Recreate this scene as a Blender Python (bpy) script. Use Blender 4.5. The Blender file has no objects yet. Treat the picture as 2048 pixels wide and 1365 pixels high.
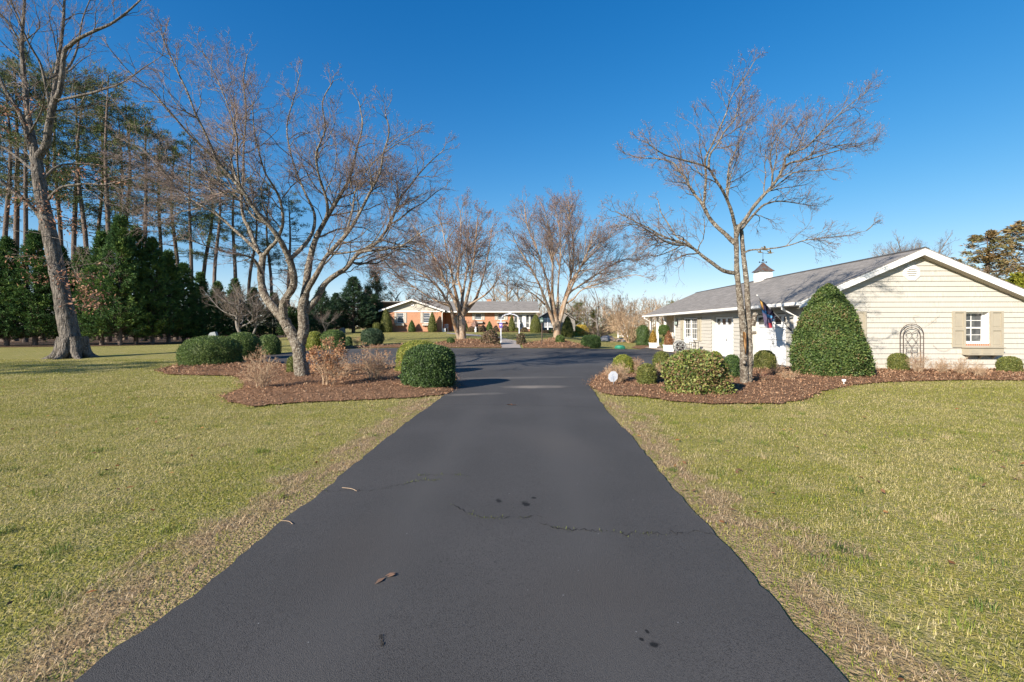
import bpy, math, random
import numpy as np
from mathutils import Vector, geometry
R = math.radians
SC = bpy.context.scene
COL = SC.collection
rng = np.random.default_rng(7)

# ------------------------------------------------------------------ camera, sky, sun, exposure
F, CX, HY, EYE = 910.0, 1024.0, 653.0, 1.6
cam = bpy.data.cameras.new('camera')
cam_ob = bpy.data.objects.new('camera', cam)
COL.objects.link(cam_ob)
cam_ob.location = (0, 0, EYE)
cam_ob.rotation_euler = (R(90), 0, 0)
cam.sensor_width = 36.0
cam.lens = 36.0 * F / 2048.0
cam.shift_y = (HY - 682.5) / 2048.0
cam.clip_start = 0.1
cam.clip_end = 3000
SC.camera = cam_ob

SUN_AZ, SUN_EL = R(43), R(24)          # direction the light travels: azimuth from +Y towards +X
world = bpy.data.worlds.new('World')
SC.world = world
world.use_nodes = True
wn, wl = world.node_tree.nodes, world.node_tree.links
sky = wn.new('ShaderNodeTexSky')
sky.sky_type = 'NISHITA'
sky.sun_disc = False
sky.sun_elevation = SUN_EL
sky.sun_rotation = SUN_AZ + math.pi
sky.air_density = 1.0
sky.altitude = 2500
sky.dust_density = 0.0
sky.ozone_density = 1.6
hsv = wn.new('ShaderNodeHueSaturation')
hsv.inputs['Saturation'].default_value = 1.40
hsv.inputs['Hue'].default_value = 0.511
bg = wn['Background']
wl.new(sky.outputs[0], hsv.inputs['Color'])
def vm(op, a, b):
    x = wn.new('ShaderNodeVectorMath'); x.operation = op
    for i, v in enumerate((a, b)):
        if isinstance(v, float): x.inputs[i].default_value = (v, v, v)
        else: wl.new(v, x.inputs[i])
    return x.outputs[0]
sky_c = vm('DIVIDE', vm('MULTIPLY', hsv.outputs[0], 1.25), vm('ADD', vm('MULTIPLY', hsv.outputs[0], 0.165), 1.0))   # softens the bright horizon
wl.new(sky_c, bg.inputs['Color'])
bg.inputs['Strength'].default_value = 0.105
sun = bpy.data.lights.new('sun', 'SUN')
sun.energy = 4.3
sun.angle = R(0.5)
sun.color = (1.0, 0.91, 0.785)
sun_ob = bpy.data.objects.new('sun', sun)
COL.objects.link(sun_ob)
dvec = Vector((math.sin(SUN_AZ) * math.cos(SUN_EL), math.cos(SUN_AZ) * math.cos(SUN_EL), -math.sin(SUN_EL)))
sun_ob.rotation_euler = dvec.to_track_quat('-Z', 'Y').to_euler()
SC.view_settings.view_transform = 'Standard'
SC.view_settings.look = 'None'
SC.view_settings.gamma = 1
SC.view_settings.exposure = 1.2

# ------------------------------------------------------------------ terrain and pixel helpers
def H(x, y):
    """ground height: flat lawn and drive, rising gently towards the far house"""
    x = np.asarray(x, float); y = np.asarray(y, float)
    r = np.interp(y, [22, 26, 36, 58, 70, 500], [0, .08, .42, .88, .95, .95])
    f = np.clip((10.0 - x) / 6.5, 0, 1) * np.clip((x + 31.0) / 12.0, 0, 1)
    f = f * f * (3 - 2 * f)
    return r * f
def P(px, py, Y):
    return np.array(((px - CX) / F * Y, Y, EYE + (HY - py) / F * Y))
def G(px, py):
    Y = 20.0
    for _ in range(60):
        t = F * (EYE - float(H((px - CX) / F * Y, Y))) / (py - HY)
        Y = .5 * Y + .5 * min(t, 130)
    x = (px - CX) / F * Y
    return np.array((x, Y, float(H(x, Y))))
def GY(px, Y):
    x = (px - CX) / F * Y
    return np.array((x, Y, float(H(x, Y))))

def vnoise(x, y, s, seed=0):
    x = np.asarray(x) / s; y = np.asarray(y) / s
    xi = np.floor(x).astype(np.int64); yi = np.floor(y).astype(np.int64)
    fx = x - xi; fy = y - yi
    fx = fx * fx * (3 - 2 * fx); fy = fy * fy * (3 - 2 * fy)
    def h(a, b):
        n = (a * 374761393 + b * 668265263 + seed * 974711) & 0x7fffffff
        n = ((n ^ (n >> 13)) * 1274126177) & 0x7fffffff
        return ((n ^ (n >> 16)) & 0xffff) / 65535.0
    return (h(xi, yi) * (1 - fx) + h(xi + 1, yi) * fx) * (1 - fy) + (h(xi, yi + 1) * (1 - fx) + h(xi + 1, yi + 1) * fx) * fy

def pip(poly, x, y):
    inside = np.zeros(len(x), bool)
    n = len(poly)
    for i in range(n):
        x0, y0 = poly[i][:2]; x1, y1 = poly[(i + 1) % n][:2]
        if y0 == y1: continue
        c = ((y0 > y) != (y1 > y)) & (x < (x1 - x0) * (y - y0) / (y1 - y0) + x0)
        inside ^= c
    return inside
def polydist(poly, x, y):
    d = np.full(len(x), 1e9)
    n = len(poly)
    for i in range(n):
        a = np.array(poly[i][:2]); b = np.array(poly[(i + 1) % n][:2])
        ab = b - a; L = max(ab @ ab, 1e-9)
        t = np.clip(((x - a[0]) * ab[0] + (y - a[1]) * ab[1]) / L, 0, 1)
        d = np.minimum(d, np.hypot(x - a[0] - t * ab[0], y - a[1] - t * ab[1]))
    return d

# ------------------------------------------------------------------ materials
def mat(name, color, rough=.8, n1=None, n2=None, bump=None, attr=False, trans=0, spec=.3, metal=0, tex=None, coord='Object'):
    """procedural material. n1/n2: (scale, colour2, lo, hi[, stretch xyz]); bump: (scale, strength, distance)"""
    m = bpy.data.materials.new(name); m.use_nodes = True
    nt = m.node_tree; N = nt.nodes; L = nt.links
    bs = N['Principled BSDF']
    bs.inputs['Roughness'].default_value = rough
    bs.inputs['Metallic'].default_value = metal
    bs.inputs['Specular IOR Level'].default_value = spec
    tc = N.new('ShaderNodeTexCoord')
    cur = None
    if attr:
        a = N.new('ShaderNodeAttribute'); a.attribute_name = 'col'; cur = a.outputs['Color']
    elif tex:
        cur = tex(nt, tc)
    else:
        c = N.new('ShaderNodeRGB'); c.outputs[0].default_value = (*color, 1); cur = c.outputs[0]
    for n in (n1, n2):
        if not n: continue
        nz = N.new('ShaderNodeTexNoise'); nz.inputs['Scale'].default_value = n[0]; nz.inputs['Detail'].default_value = 6
        src = tc.outputs[coord]
        if len(n) > 4:
            mp = N.new('ShaderNodeMapping'); mp.inputs['Scale'].default_value = n[4]; L.new(src, mp.inputs[0]); src = mp.outputs[0]
        L.new(src, nz.inputs['Vector'])
        rp = N.new('ShaderNodeMapRange'); rp.inputs[1].default_value = n[2]; rp.inputs[2].default_value = n[3]
        L.new(nz.outputs[0], rp.inputs[0])
        mx = N.new('ShaderNodeMix'); mx.data_type = 'RGBA'
        L.new(rp.outputs[0], mx.inputs[0]); L.new(cur, mx.inputs[6]); mx.inputs[7].default_value = (*n[1], 1)
        cur = mx.outputs[2]
    L.new(cur, bs.inputs['Base Color'])
    if bump:
        nz = N.new('ShaderNodeTexNoise'); nz.inputs['Scale'].default_value = bump[0]; nz.inputs['Detail'].default_value = 8
        src = tc.outputs[coord]
        if len(bump) > 3:
            mp = N.new('ShaderNodeMapping'); mp.inputs['Scale'].default_value = bump[3]; L.new(src, mp.inputs[0]); src = mp.outputs[0]
        L.new(src, nz.inputs['Vector'])
        b = N.new('ShaderNodeBump'); b.inputs['Strength'].default_value = bump[1]; b.inputs['Distance'].default_value = bump[2]
        L.new(nz.outputs[0], b.inputs['Height']); L.new(b.outputs[0], bs.inputs['Normal'])
    if trans:
        tr = N.new('ShaderNodeBsdfTranslucent'); L.new(cur, tr.inputs[0])
        mx = N.new('ShaderNodeMixShader'); mx.inputs[0].default_value = trans
        L.new(bs.outputs[0], mx.inputs[1]); L.new(tr.outputs[0], mx.inputs[2])
        L.new(mx.outputs[0], N['Material Output'].inputs[0])
    return m

def brick_tex(c1, c2, mortar, bw, bh, ms, off=.5, bias=0.0):
    def f(nt, tc):
        b = nt.nodes.new('ShaderNodeTexBrick')
        b.offset = off
        b.inputs['Color1'].default_value = (*c1, 1); b.inputs['Color2'].default_value = (*c2, 1); b.inputs['Mortar'].default_value = (*mortar, 1)
        b.inputs['Scale'].default_value = 1; b.inputs['Mortar Size'].default_value = ms; b.inputs['Mortar Smooth'].default_value = .1
        b.inputs['Bias'].default_value = bias
        b.inputs['Brick Width'].default_value = bw; b.inputs['Row Height'].default_value = bh
        nt.links.new(tc.outputs['UV'], b.inputs[0])
        return b.outputs[0]
    return f

M = {}
M['white'] = mat('white_paint', (.78, .77, .74), .5, n1=(3, (.68, .66, .62), .45, .75), coord='UV')
M['door'] = mat('garage_door_paint', (.82, .82, .81), .45, n1=(2, (.75, .75, .74), .4, .8), coord='UV')
M['siding'] = mat('weathered_siding', (.50, .475, .42), .75, n1=(1.0, (.39, .368, .32), .42, .65, (55, 3.5, 1)), n2=(1.1, (.445, .42, .37), .4, .7), coord='UV')
M['shutter'] = mat('taupe_shutter', (.36, .32, .245), .55, n1=(4, (.32, .28, .215), .4, .8), coord='UV')
M['soffit'] = mat('soffit_tan', (.40, .36, .28), .7, n1=(1.0, (.30, .27, .2), .45, .6, (30, .6, 1)), coord='UV')
M['roof'] = mat('asphalt_shingles', (.2, .19, .18), .9, tex=brick_tex((.19, .175, .158), (.27, .248, .225), (.13, .12, .11), .32, .145, .012), n1=(1.0, (.30, .275, .25), .52, .72, (.9, 5, 1)), n2=(40, (.17, .155, .14), .5, .8), bump=(120, .3, .01), coord='UV')
M['roof_edge'] = mat('roof_edge_felt', (.06, .058, .056), .9, n1=(6, (.09, .085, .08), .4, .7))
M['brick'] = mat('red_brick', (.4, .2, .12), .85, tex=brick_tex((.45, .20, .11), (.37, .155, .085), (.46, .33, .23), .21, .072, .008), n1=(1.3, (.46, .22, .125), .45, .75), coord='UV')
M['brickrow'] = mat('brick_sill', (.4, .2, .12), .85, tex=brick_tex((.48, .17, .09), (.38, .13, .07), (.55, .45, .36), .075, .3, .009, 0), coord='UV')
M['paver'] = mat('brick_paving', (.42, .25, .17), .85, tex=brick_tex((.46, .25, .165), (.38, .2, .135), (.35, .29, .23), .2, .1, .01), n1=(2, (.4, .27, .2), .4, .7), coord='UV')
M['stone'] = mat('stone_veneer', (.4, .35, .28), .85, tex=brick_tex((.6, .53, .43), (.42, .33, .25), (.5, .46, .39), .4, .19, .02, .37), n1=(6, (.58, .53, .45), .45, .7), coord='UV')
M['concrete'] = mat('walk_concrete', (.34, .30, .27), .9, n1=(3, (.27, .23, .21), .4, .7), n2=(25, (.4, .36, .33), .5, .8))
M['glass'] = mat('dark_window_glass', (.035, .04, .045), .06, n1=(2.2, (.10, .105, .105), .45, .6), spec=.6, coord='UV')
M['blind'] = mat('window_glass_with_blind', (.12, .14, .17), .35, n1=(1, (.06, .07, .085), .4, .6, (1, 14, 1)), spec=.25, coord='UV')
M['black'] = mat('black_iron', (.02, .019, .018), .5, n1=(20, (.05, .04, .035), .5, .8))
M['iron'] = mat('rusty_brown_iron', (.07, .05, .04), .6, n1=(20, (.12, .08, .055), .5, .8))
M['copper'] = mat('weathered_copper', (.13, .075, .055), .5, n1=(5, (.22, .11, .075), .45, .7), n2=(6, (.15, .15, .14), .42, .6), metal=.4)
M['gold'] = mat('dull_gilt', (.35, .25, .1), .45, n1=(12, (.2, .13, .06), .4, .7), metal=.5)
M['steel'] = mat('grey_metal', (.4, .4, .4), .4, n1=(9, (.3, .3, .3), .4, .7), metal=.6)
M['castgrey'] = mat('grey_plastic', (.22, .225, .22), .5, n1=(9, (.16, .165, .16), .4, .7))
M['tan_plastic'] = mat('hose_rubber', (.10, .075, .08), .6, n1=(30, (.05, .045, .045), .4, .7))
M['ivy'] = mat('lamp_green', (.06, .11, .085), .5, n1=(9, (.09, .13, .1), .4, .7))
M['lampglass'] = mat('lantern_glass', (.45, .55, .52), .2, n1=(6, (.35, .45, .43), .4, .7))
M['green_lid'] = mat('green_plastic_lid', (.03, .21, .13), .5, n1=(5, (.04, .25, .16), .4, .7))
M['palestone'] = mat('pale_grey_stone', (.25, .275, .285), .8, n1=(7, (.19, .21, .215), .4, .7))
M['tarp'] = mat('grey_cover', (.33, .33, .34), .8, n1=(3, (.24, .24, .25), .4, .7), bump=(5, .6, .1))
M['vinyl'] = mat('white_vinyl', (.75, .76, .78), .5, n1=(4, (.66, .68, .7), .4, .7))
M['wood'] = mat('weathered_wood', (.25, .18, .12), .85, n1=(8, (.18, .12, .08), .4, .7, (1, 1, 6)))
M['arbor'] = mat('white_arbor_paint', (.50, .52, .58), .6, n1=(9, (.55, .57, .6), .5, .7))
M['purple'] = mat('purple_paint', (.10, .07, .33), .6, n1=(9, (.15, .11, .4), .4, .7))
M['lavender'] = mat('lavender_paint', (.58, .54, .75), .6, n1=(9, (.5, .45, .7), .4, .7))
M['signface'] = mat('sign_face', (.62, .65, .70), .4, n1=(20, (.56, .59, .64), .4, .7))
M['signblue'] = mat('faded_blue_ink', (.40, .45, .56), .5, n1=(30, (.48, .53, .62), .4, .7))
M['leaf'] = mat('leaf', (.1, .1, .05), .55, attr=True, trans=.22, spec=.35)
M['needle'] = mat('needle_foliage', (.1, .1, .05), .7, attr=True, trans=.15, spec=.15)
M['deadleaf'] = mat('dead_leaf', (.1, .1, .05), .8, attr=True, trans=.2, spec=.1)
M['grassblade'] = mat('grass_blade', (.1, .1, .05), .65, attr=True, trans=.3, spec=.2)
M['chips'] = mat('bark_chips', (.1, .1, .05), .9, attr=True, spec=.1)
M['bark_oak'] = mat('oak_bark', (.165, .145, .125), .95, n1=(7, (.075, .066, .058), .45, .60, (1, 1, .3)), n2=(16, (.27, .25, .225), .56, .70), bump=(12, 1.0, .2, (1, 1, .25)), spec=.1)
M['bark_grey'] = mat('lichen_bark', (.22, .188, .148), .95, n1=(10, (.11, .088, .068), .46, .60), n2=(17, (.38, .355, .30), .56, .66), bump=(24, 1.0, .08), spec=.1)
M['bark_tan'] = mat('smooth_tan_bark', (.31, .235, .17), .7, n1=(3, (.25, .145, .075), .45, .6, (1, 1, .3)), n2=(5, (.40, .33, .265), .5, .7, (1, 1, .4)), spec=.2)
M['bark_pine'] = mat('pine_bark', (.12, .095, .08), .95, n1=(4, (.2, .15, .12), .45, .65, (1, 1, .3)), bump=(9, .9, .1), spec=.1)
M['bark_pale'] = mat('pale_bark', (.20, .18, .16), .9, n1=(5, (.11, .098, .086), .5, .65), spec=.1)
M['bark_brown'] = mat('brown_bark', (.24, .18, .13), .9, n1=(6, (.33, .26, .19), .45, .65), spec=.1)
M['twig_purple'] = mat('purple_twigs', (.20, .15, .13), .85, n1=(1.3, (.135, .105, .095), .4, .6), n2=(40, (.30, .24, .21), .5, .7), spec=.1)
M['twig_grey'] = mat('grey_twigs', (.20, .155, .125), .85, n1=(1.1, (.13, .095, .08), .4, .6), n2=(40, (.36, .30, .26), .5, .7), spec=.1)
M['twig_tan'] = mat('tan_twigs', (.50, .36, .235), .9, n1=(6, (.32, .21, .13), .4, .6), n2=(40, (.62, .49, .35), .5, .7), spec=.1)
M['twig_brown'] = mat('brown_twigs', (.30, .21, .145), .9, n1=(3, (.24, .155, .1), .4, .65), spec=.1)

# ------------------------------------------------------------------ object helpers
def tag(o, label=None, cat=None, group=None, kind=None):
    if label: o['label'] = label
    if cat: o['category'] = cat
    if group: o['group'] = group
    if kind: o['kind'] = kind
    return o
ROOT = {}
def T(name, label, cat, loc=(0, 0, 0), group=None):
    o = bpy.data.objects.new(name, None); COL.objects.link(o)
    o.location = Vector([float(a) for a in loc]); o.empty_display_size = .2
    ROOT[o.name] = np.array(loc, float)
    return tag(o, label, cat, group)
def link(name, me, parent=None):
    o = bpy.data.objects.new(name, me); COL.objects.link(o)
    if parent is not None:
        o.parent = parent
        ROOT[o.name] = ROOT.get(parent.name, np.zeros(3))
    return o
def mesh_np(name, V, Q=None, T3=None, col=None, smooth=False, m=None):
    me = bpy.data.meshes.new(name)
    V = np.asarray(V, np.float32)
    parts = []; starts = []; off = 0
    for A, k in ((Q, 4), (T3, 3)):
        if A is not None and len(A):
            A = np.asarray(A, np.int32)
            parts.append(A.ravel()); starts.append(off + np.arange(len(A)) * k); off += A.size
    loops = np.concatenate(parts); starts = np.concatenate(starts)
    me.vertices.add(len(V)); me.vertices.foreach_set('co', V.ravel())
    me.loops.add(len(loops)); me.loops.foreach_set('vertex_index', loops)
    me.polygons.add(len(starts)); me.polygons.foreach_set('loop_start', starts.astype(np.int32))
    if smooth: me.polygons.foreach_set('use_smooth', np.ones(len(starts), bool))
    if col is not None:
        a = me.color_attributes.new('col', 'FLOAT_COLOR', 'POINT')
        c = np.ones((len(V), 4), np.float32); c[:, :3] = col
        a.data.foreach_set('color', c.ravel())
    me.update(calc_edges=True)
    if m: me.materials.append(M[m] if isinstance(m, str) else m)
    return me
def add_np(name, V, Q=None, T3=None, col=None, smooth=False, m=None, parent=None):
    if parent is not None: V = np.asarray(V) - ROOT[parent.name]
    return link(name, mesh_np(name, V, Q, T3, col, smooth, m), parent)

class MB:
    """collects shapes and links them as one mesh; xf maps local (a, d, z) to world"""
    def __init__(s, xf=None):
        s.v = []; s.f = []; s.xf = xf; s.sm = []
    def add(s, vs, fs, smooth=False):
        o = len(s.v)
        s.v += [tuple(map(float, v)) for v in vs]
        s.f += [tuple(i + o for i in f) for f in fs]
        s.sm += [smooth] * len(fs)
    def box(s, x0, x1, y0, y1, z0, z1):
        s.add([(x, y, z) for z in (z0, z1) for x, y in ((x0, y0), (x1, y0), (x1, y1), (x0, y1))],
              [(3, 2, 1, 0), (4, 5, 6, 7), (0, 1, 5, 4), (1, 2, 6, 5), (2, 3, 7, 6), (3, 0, 4, 7)])
    def quad(s, *p): s.add(p, [tuple(range(len(p)))])
    def slab(s, poly, d):
        """poly: planar 3D loop, extruded by vector d"""
        n = len(poly); d = np.array(d, float)
        a = [np.array(p, float) for p in poly]
        s.add(a + [p + d for p in a], [tuple(range(n))[::-1], tuple(range(n, 2 * n))] + [(i, (i + 1) % n, n + (i + 1) % n, n + i) for i in range(n)])
    def tube(s, pts, r, n=6, closed=False):
        V, Q = tube(pts, r, n, closed)
        s.add(V, [tuple(q) for q in Q], True)
    def lathe(s, c, prof, n=16):
        vs = []
        for r, z in prof:
            for i in range(n):
                a = 2 * math.pi * i / n
                vs.append((c[0] + r * math.cos(a), c[1] + r * math.sin(a), c[2] + z))
        k = len(prof)
        fs = [(j * n + i, j * n + (i + 1) % n, (j + 1) * n + (i + 1) % n, (j + 1) * n + i) for j in range(k - 1) for i in range(n)]
        fs += [tuple(range(n))[::-1], tuple((k - 1) * n + i for i in range(n))]
        s.add(vs, fs, True)
    def build(s, name, m, parent=None):
        me = bpy.data.meshes.new(name)
        loc = np.array(s.v)
        W = np.array([s.xf(*p) for p in s.v]) if s.xf else loc
        if parent is not None: W = W - ROOT[parent.name]
        me.from_pydata([tuple(p) for p in W], [], s.f)
        me.update()
        uv = me.uv_layers.new(name='UVMap')
        for p in me.polygons:
            p.use_smooth = s.sm[p.index]
            n = p.normal
            t1 = Vector((-n.y, n.x, 0))
            t1 = t1.normalized() if t1.length > .05 else Vector((1, 0, 0))
            t2 = n.cross(t1)
            for li in p.loop_indices:
                c = me.vertices[me.loops[li].vertex_index].co
                uv.data[li].uv = (c.dot(t1), c.dot(t2))
        me.materials.append(M[m] if isinstance(m, str) else m)
        if any(s.sm) and not all(s.sm): pass
        return link(name, me, parent)

def frames(pts):
    pts = np.asarray(pts, float)
    t = np.gradient(pts, axis=-2)
    t /= np.linalg.norm(t, axis=-1, keepdims=True) + 1e-9
    ref = np.where(np.abs(t[..., 2:3]) > .9, np.array([1., 0, 0]), np.array([0, 0, 1.]))
    a = np.cross(t, ref); a /= np.linalg.norm(a, axis=-1, keepdims=True) + 1e-9
    b = np.cross(t, a)
    return t, a, b
def tubes(pts, rad, n=3):
    """pts (m,k,3), rad (m,k): many tubes at once"""
    m, k, _ = pts.shape
    _, a, b = frames(pts)
    an = np.arange(n) * 2 * math.pi / n
    ring = a[:, :, None] * np.cos(an)[None, None, :, None] + b[:, :, None] * np.sin(an)[None, None, :, None]
    V = (pts[:, :, None] + ring * rad[:, :, None, None]).reshape(-1, 3)
    base = (np.arange(m) * k * n)[:, None, None] + (np.arange(k - 1) * n)[None, :, None]
    i = np.arange(n); j = (i + 1) % n
    q = np.stack([base + i, base + j, base + n + j, base + n + i], -1).reshape(-1, 4)
    return V, q
def tube(pts, r, n=8, closed=False):
    pts = np.asarray(pts, float); k = len(pts)
    rr = np.full(k, r) if np.isscalar(r) else np.asarray(r, float)
    # parallel transport
    t = np.gradient(pts, axis=0)
    if closed:
        t = np.roll(pts, -1, 0) - np.roll(pts, 1, 0)
    t /= np.linalg.norm(t, axis=1, keepdims=True) + 1e-9
    a = np.cross(t[0], (0, 0, 1) if abs(t[0][2]) < .9 else (1, 0, 0)); a /= np.linalg.norm(a)
    V = []
    an = np.arange(n) * 2 * math.pi / n
    for i in range(k):
        a = a - t[i] * (a @ t[i]); a /= np.linalg.norm(a) + 1e-9
        b = np.cross(t[i], a)
        V.append(pts[i] + rr[i] * (np.cos(an)[:, None] * a + np.sin(an)[:, None] * b))
    V = np.concatenate(V)
    Q = []
    for i in range(k if closed else k - 1):
        o = i * n; o2 = ((i + 1) % k) * n
        Q += [(o + j, o + (j + 1) % n, o2 + (j + 1) % n, o2 + j) for j in range(n)]
    return V, np.array(Q)
def smooth_line(pts, per=5):
    pts = np.asarray(pts, float)
    p = np.vstack([2 * pts[0] - pts[1], pts, 2 * pts[-1] - pts[-2]])
    out = []
    for i in range(1, len(p) - 2):
        for k in range(per):
            t = k / per
            out.append(.5 * (2 * p[i] + (p[i + 1] - p[i - 1]) * t + (2 * p[i - 1] - 5 * p[i] + 4 * p[i + 1] - p[i + 2]) * t * t + (3 * p[i] - p[i - 1] - 3 * p[i + 1] + p[i + 2]) * t ** 3))
    out.append(pts[-1])
    return np.array(out)
class NB:
    """joins numpy meshes of quads with optional colours"""
    def __init__(s): s.V = []; s.Q = []; s.C = []; s.n = 0
    def add(s, V, Q, C=None):
        s.V.append(np.asarray(V, np.float32)); s.Q.append(np.asarray(Q) + s.n); s.n += len(V)
        if C is not None:
            C = np.asarray(C, np.float32)
            s.C.append(np.broadcast_to(C, (len(V), 3)))
    def build(s, name, m, parent=None, smooth=False):
        return add_np(name, np.concatenate(s.V), np.concatenate(s.Q), col=np.concatenate(s.C) if s.C else None, smooth=smooth, m=m, parent=parent)
    def mesh(s, name, m, smooth=False):
        return mesh_np(name, np.concatenate(s.V), np.concatenate(s.Q), col=np.concatenate(s.C) if s.C else None, smooth=smooth, m=m)

def unit(v): return v / (np.linalg.norm(v, axis=-1, keepdims=True) + 1e-9)
def leaves(Pn, D, Nn, l, w):
    """diamond leaves: base points, direction, face normal, length, width"""
    D = unit(D); S = unit(np.cross(D, Nn))
    n = len(Pn)
    l = np.broadcast_to(l, n)[:, None]; w = np.broadcast_to(w, n)[:, None]
    mid = Pn + D * l * .5 + unit(np.cross(S, D)) * l * .06
    V = np.stack([Pn, mid + S * w * .5, Pn + D * l, mid - S * w * .5], 1).reshape(-1, 3)
    return V, np.arange(4 * n).reshape(-1, 4)
def rand_unit(n):
    return unit(rng.normal(size=(n, 3)))

def children(parent, rad, L, spacing, t0, ang, lenf, k, up, wig, taper, rmin, tipkids=2, out=None, flat=1.0, sh=.5):
    """grow the next level of branches on a batch of parents (m,k,3)"""
    m, kk, _ = parent.shape
    seg = np.linalg.norm(np.diff(parent, axis=1), axis=2); plen = seg.sum(1)
    n = np.maximum(rng.poisson(plen * (1 - t0) / spacing), 1)
    idx = np.repeat(np.arange(m), n)
    t = t0 + (1 - t0) * rng.random(len(idx))
    if tipkids:
        idx = np.concatenate([idx, np.repeat(np.arange(m), tipkids)]); t = np.concatenate([t, np.full(m * tipkids, .995)])
    f = t * (kk - 1); i0 = np.minimum(f.astype(int), kk - 2); fr = (f - i0)[:, None]
    p0 = parent[idx, i0]; p1 = parent[idx, i0 + 1]
    base = p0 * (1 - fr) + p1 * fr
    tan = unit(p1 - p0)
    r0 = rad[idx, i0] * (1 - fr[:, 0]) + rad[idx, i0 + 1] * fr[:, 0]
    nrm = unit(np.cross(tan, rand_unit(len(idx))))
    nrm[:, 2] *= flat
    a = rng.uniform(ang[0], ang[1], len(idx)) * np.where(t > .99, .55, 1)
    d = unit(tan * np.cos(a)[:, None] + unit(nrm) * np.sin(a)[:, None])
    d[:, 2] += up
    if out is not None: d += unit(base - out) * .25
    d = unit(d)
    ln = rng.uniform(lenf[0], lenf[1], len(idx)) * (1 - sh * t) * (L if np.isscalar(L) else L[idx])
    pts = [base]
    for s_ in range(k):
        pts.append(pts[-1] + d * (ln / k)[:, None])
        d = d + rng.normal(size=d.shape) * wig; d[:, 2] += up * .5
        d = unit(d)
    pts = np.stack(pts, 1)
    r = np.maximum(np.minimum(r0 * .62, taper * ln + rmin), rmin)
    rr = r[:, None] * np.linspace(1, .45, k + 1)[None, :]
    return pts, np.maximum(rr, rmin * .6)
# ------------------------------------------------------------------ ground, drive, beds
EL = lambda y: -2.06 + .046 * y           # lawn side of the drive, left
ER = lambda y: 1.405 + .043 * y
def lawn_material():
    m = bpy.data.materials.new('lawn_turf'); m.use_nodes = True
    nt = m.node_tree; N = nt.nodes; L = nt.links; bs = N['Principled BSDF']
    bs.inputs['Roughness'].default_value = .95; bs.inputs['Specular IOR Level'].default_value = .05
    tc = N.new('ShaderNodeTexCoord')
    def noise(s, d=6, sx=(1, 1, 1)):
        mp = N.new('ShaderNodeMapping'); mp.inputs['Scale'].default_value = sx
        L.new(tc.outputs['Object'], mp.inputs[0])
        n = N.new('ShaderNodeTexNoise'); n.inputs['Scale'].default_value = s; n.inputs['Detail'].default_value = d
        L.new(mp.outputs[0], n.inputs[0]); return n.outputs[0]
    def rng_(v, a, b):
        r = N.new('ShaderNodeMapRange'); r.inputs[1].default_value = a; r.inputs[2].default_value = b; L.new(v, r.inputs[0]); return r.outputs[0]
    def mixc(f, a, b):
        x = N.new('ShaderNodeMix'); x.data_type = 'RGBA'
        L.new(f, x.inputs[0])
        for s, c in ((6, a), (7, b)):
            if isinstance(c, tuple): x.inputs[s].default_value = (*c, 1)
            else: L.new(c, x.inputs[s])
        return x.outputs[2]
    c = mixc(rng_(noise(.35), .35, .65), (.275, .245, .060), (.335, .28, .09))
    c = mixc(rng_(noise(1.7), .48, .72), c, (.38, .31, .15))
    c = mixc(rng_(noise(.9, 4), .55, .75), c, (.30, .28, .05))
    c = mixc(rng_(noise(9, 8), .42, .68), c, (.17, .185, .045))
    c = mixc(rng_(noise(28, 8), .50, .72), c, (.46, .39, .22))
    c = mixc(rng_(noise(60, 3), .56, .8), c, (.11, .12, .035))
    sep = N.new('ShaderNodeSeparateXYZ'); L.new(tc.outputs['Object'], sep.inputs[0])
    def mth(op, a, b):
        x = N.new('ShaderNodeMath'); x.operation = op
        for i, v in enumerate((a, b)):
            if isinstance(v, (int, float)): x.inputs[i].default_value = v
            else: L.new(v, x.inputs[i])
        return x.outputs[0]
    nz = noise(1.6, 6)
    dl = mth('SUBTRACT', mth('ADD', mth('MULTIPLY', sep.outputs[1], .046), -2.06), sep.outputs[0])
    dr = mth('SUBTRACT', sep.outputs[0], mth('ADD', mth('MULTIPLY', sep.outputs[1], .043), 1.405))
    d = mth('MAXIMUM', dl, dr)
    d = mth('ADD', d, mth('MULTIPLY', mth('SUBTRACT', nz, .5), 1.1))
    band = mth('MULTIPLY', rng_(d, .60, .25), rng_(sep.outputs[1], 14, 9))
    c = mixc(band, c, mixc(rng_(noise(22, 8), .4, .65), (.40, .295, .165), (.24, .17, .09)))
    L.new(c, bs.inputs['Base Color'])
    b = N.new('ShaderNodeBump'); b.inputs['Strength'].default_value = .9; b.inputs['Distance'].default_value = .05
    L.new(noise(45, 8), b.inputs['Height']); L.new(b.outputs[0], bs.inputs['Normal'])
    return m
M['lawn'] = lawn_material()

def grid_ground():
    xs = np.concatenate([np.linspace(-700, -60, 14)[:-1], np.linspace(-60, 60, 121), np.linspace(60, 700, 14)[1:]])
    ys = np.concatenate([np.linspace(-120, -10, 8)[:-1], np.linspace(-10, 80, 91), np.linspace(80, 1500, 20)[1:]])
    X, Y = np.meshgrid(xs, ys)
    Z = H(X, Y)
    V = np.stack([X.ravel(), Y.ravel(), Z.ravel()], 1)
    nx, ny = len(xs), len(ys)
    i = np.arange(nx - 1); j = np.arange(ny - 1)
    b = (j[:, None] * nx + i[None, :])
    Q = np.stack([b, b + 1, b + nx + 1, b + nx], -1).reshape(-1, 4)
    tag(add_np('lawn', V, Q, smooth=True, m='lawn'), 'wide winter lawn of green and straw coloured turf', 'lawn', kind='structure')
grid_ground()

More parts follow.
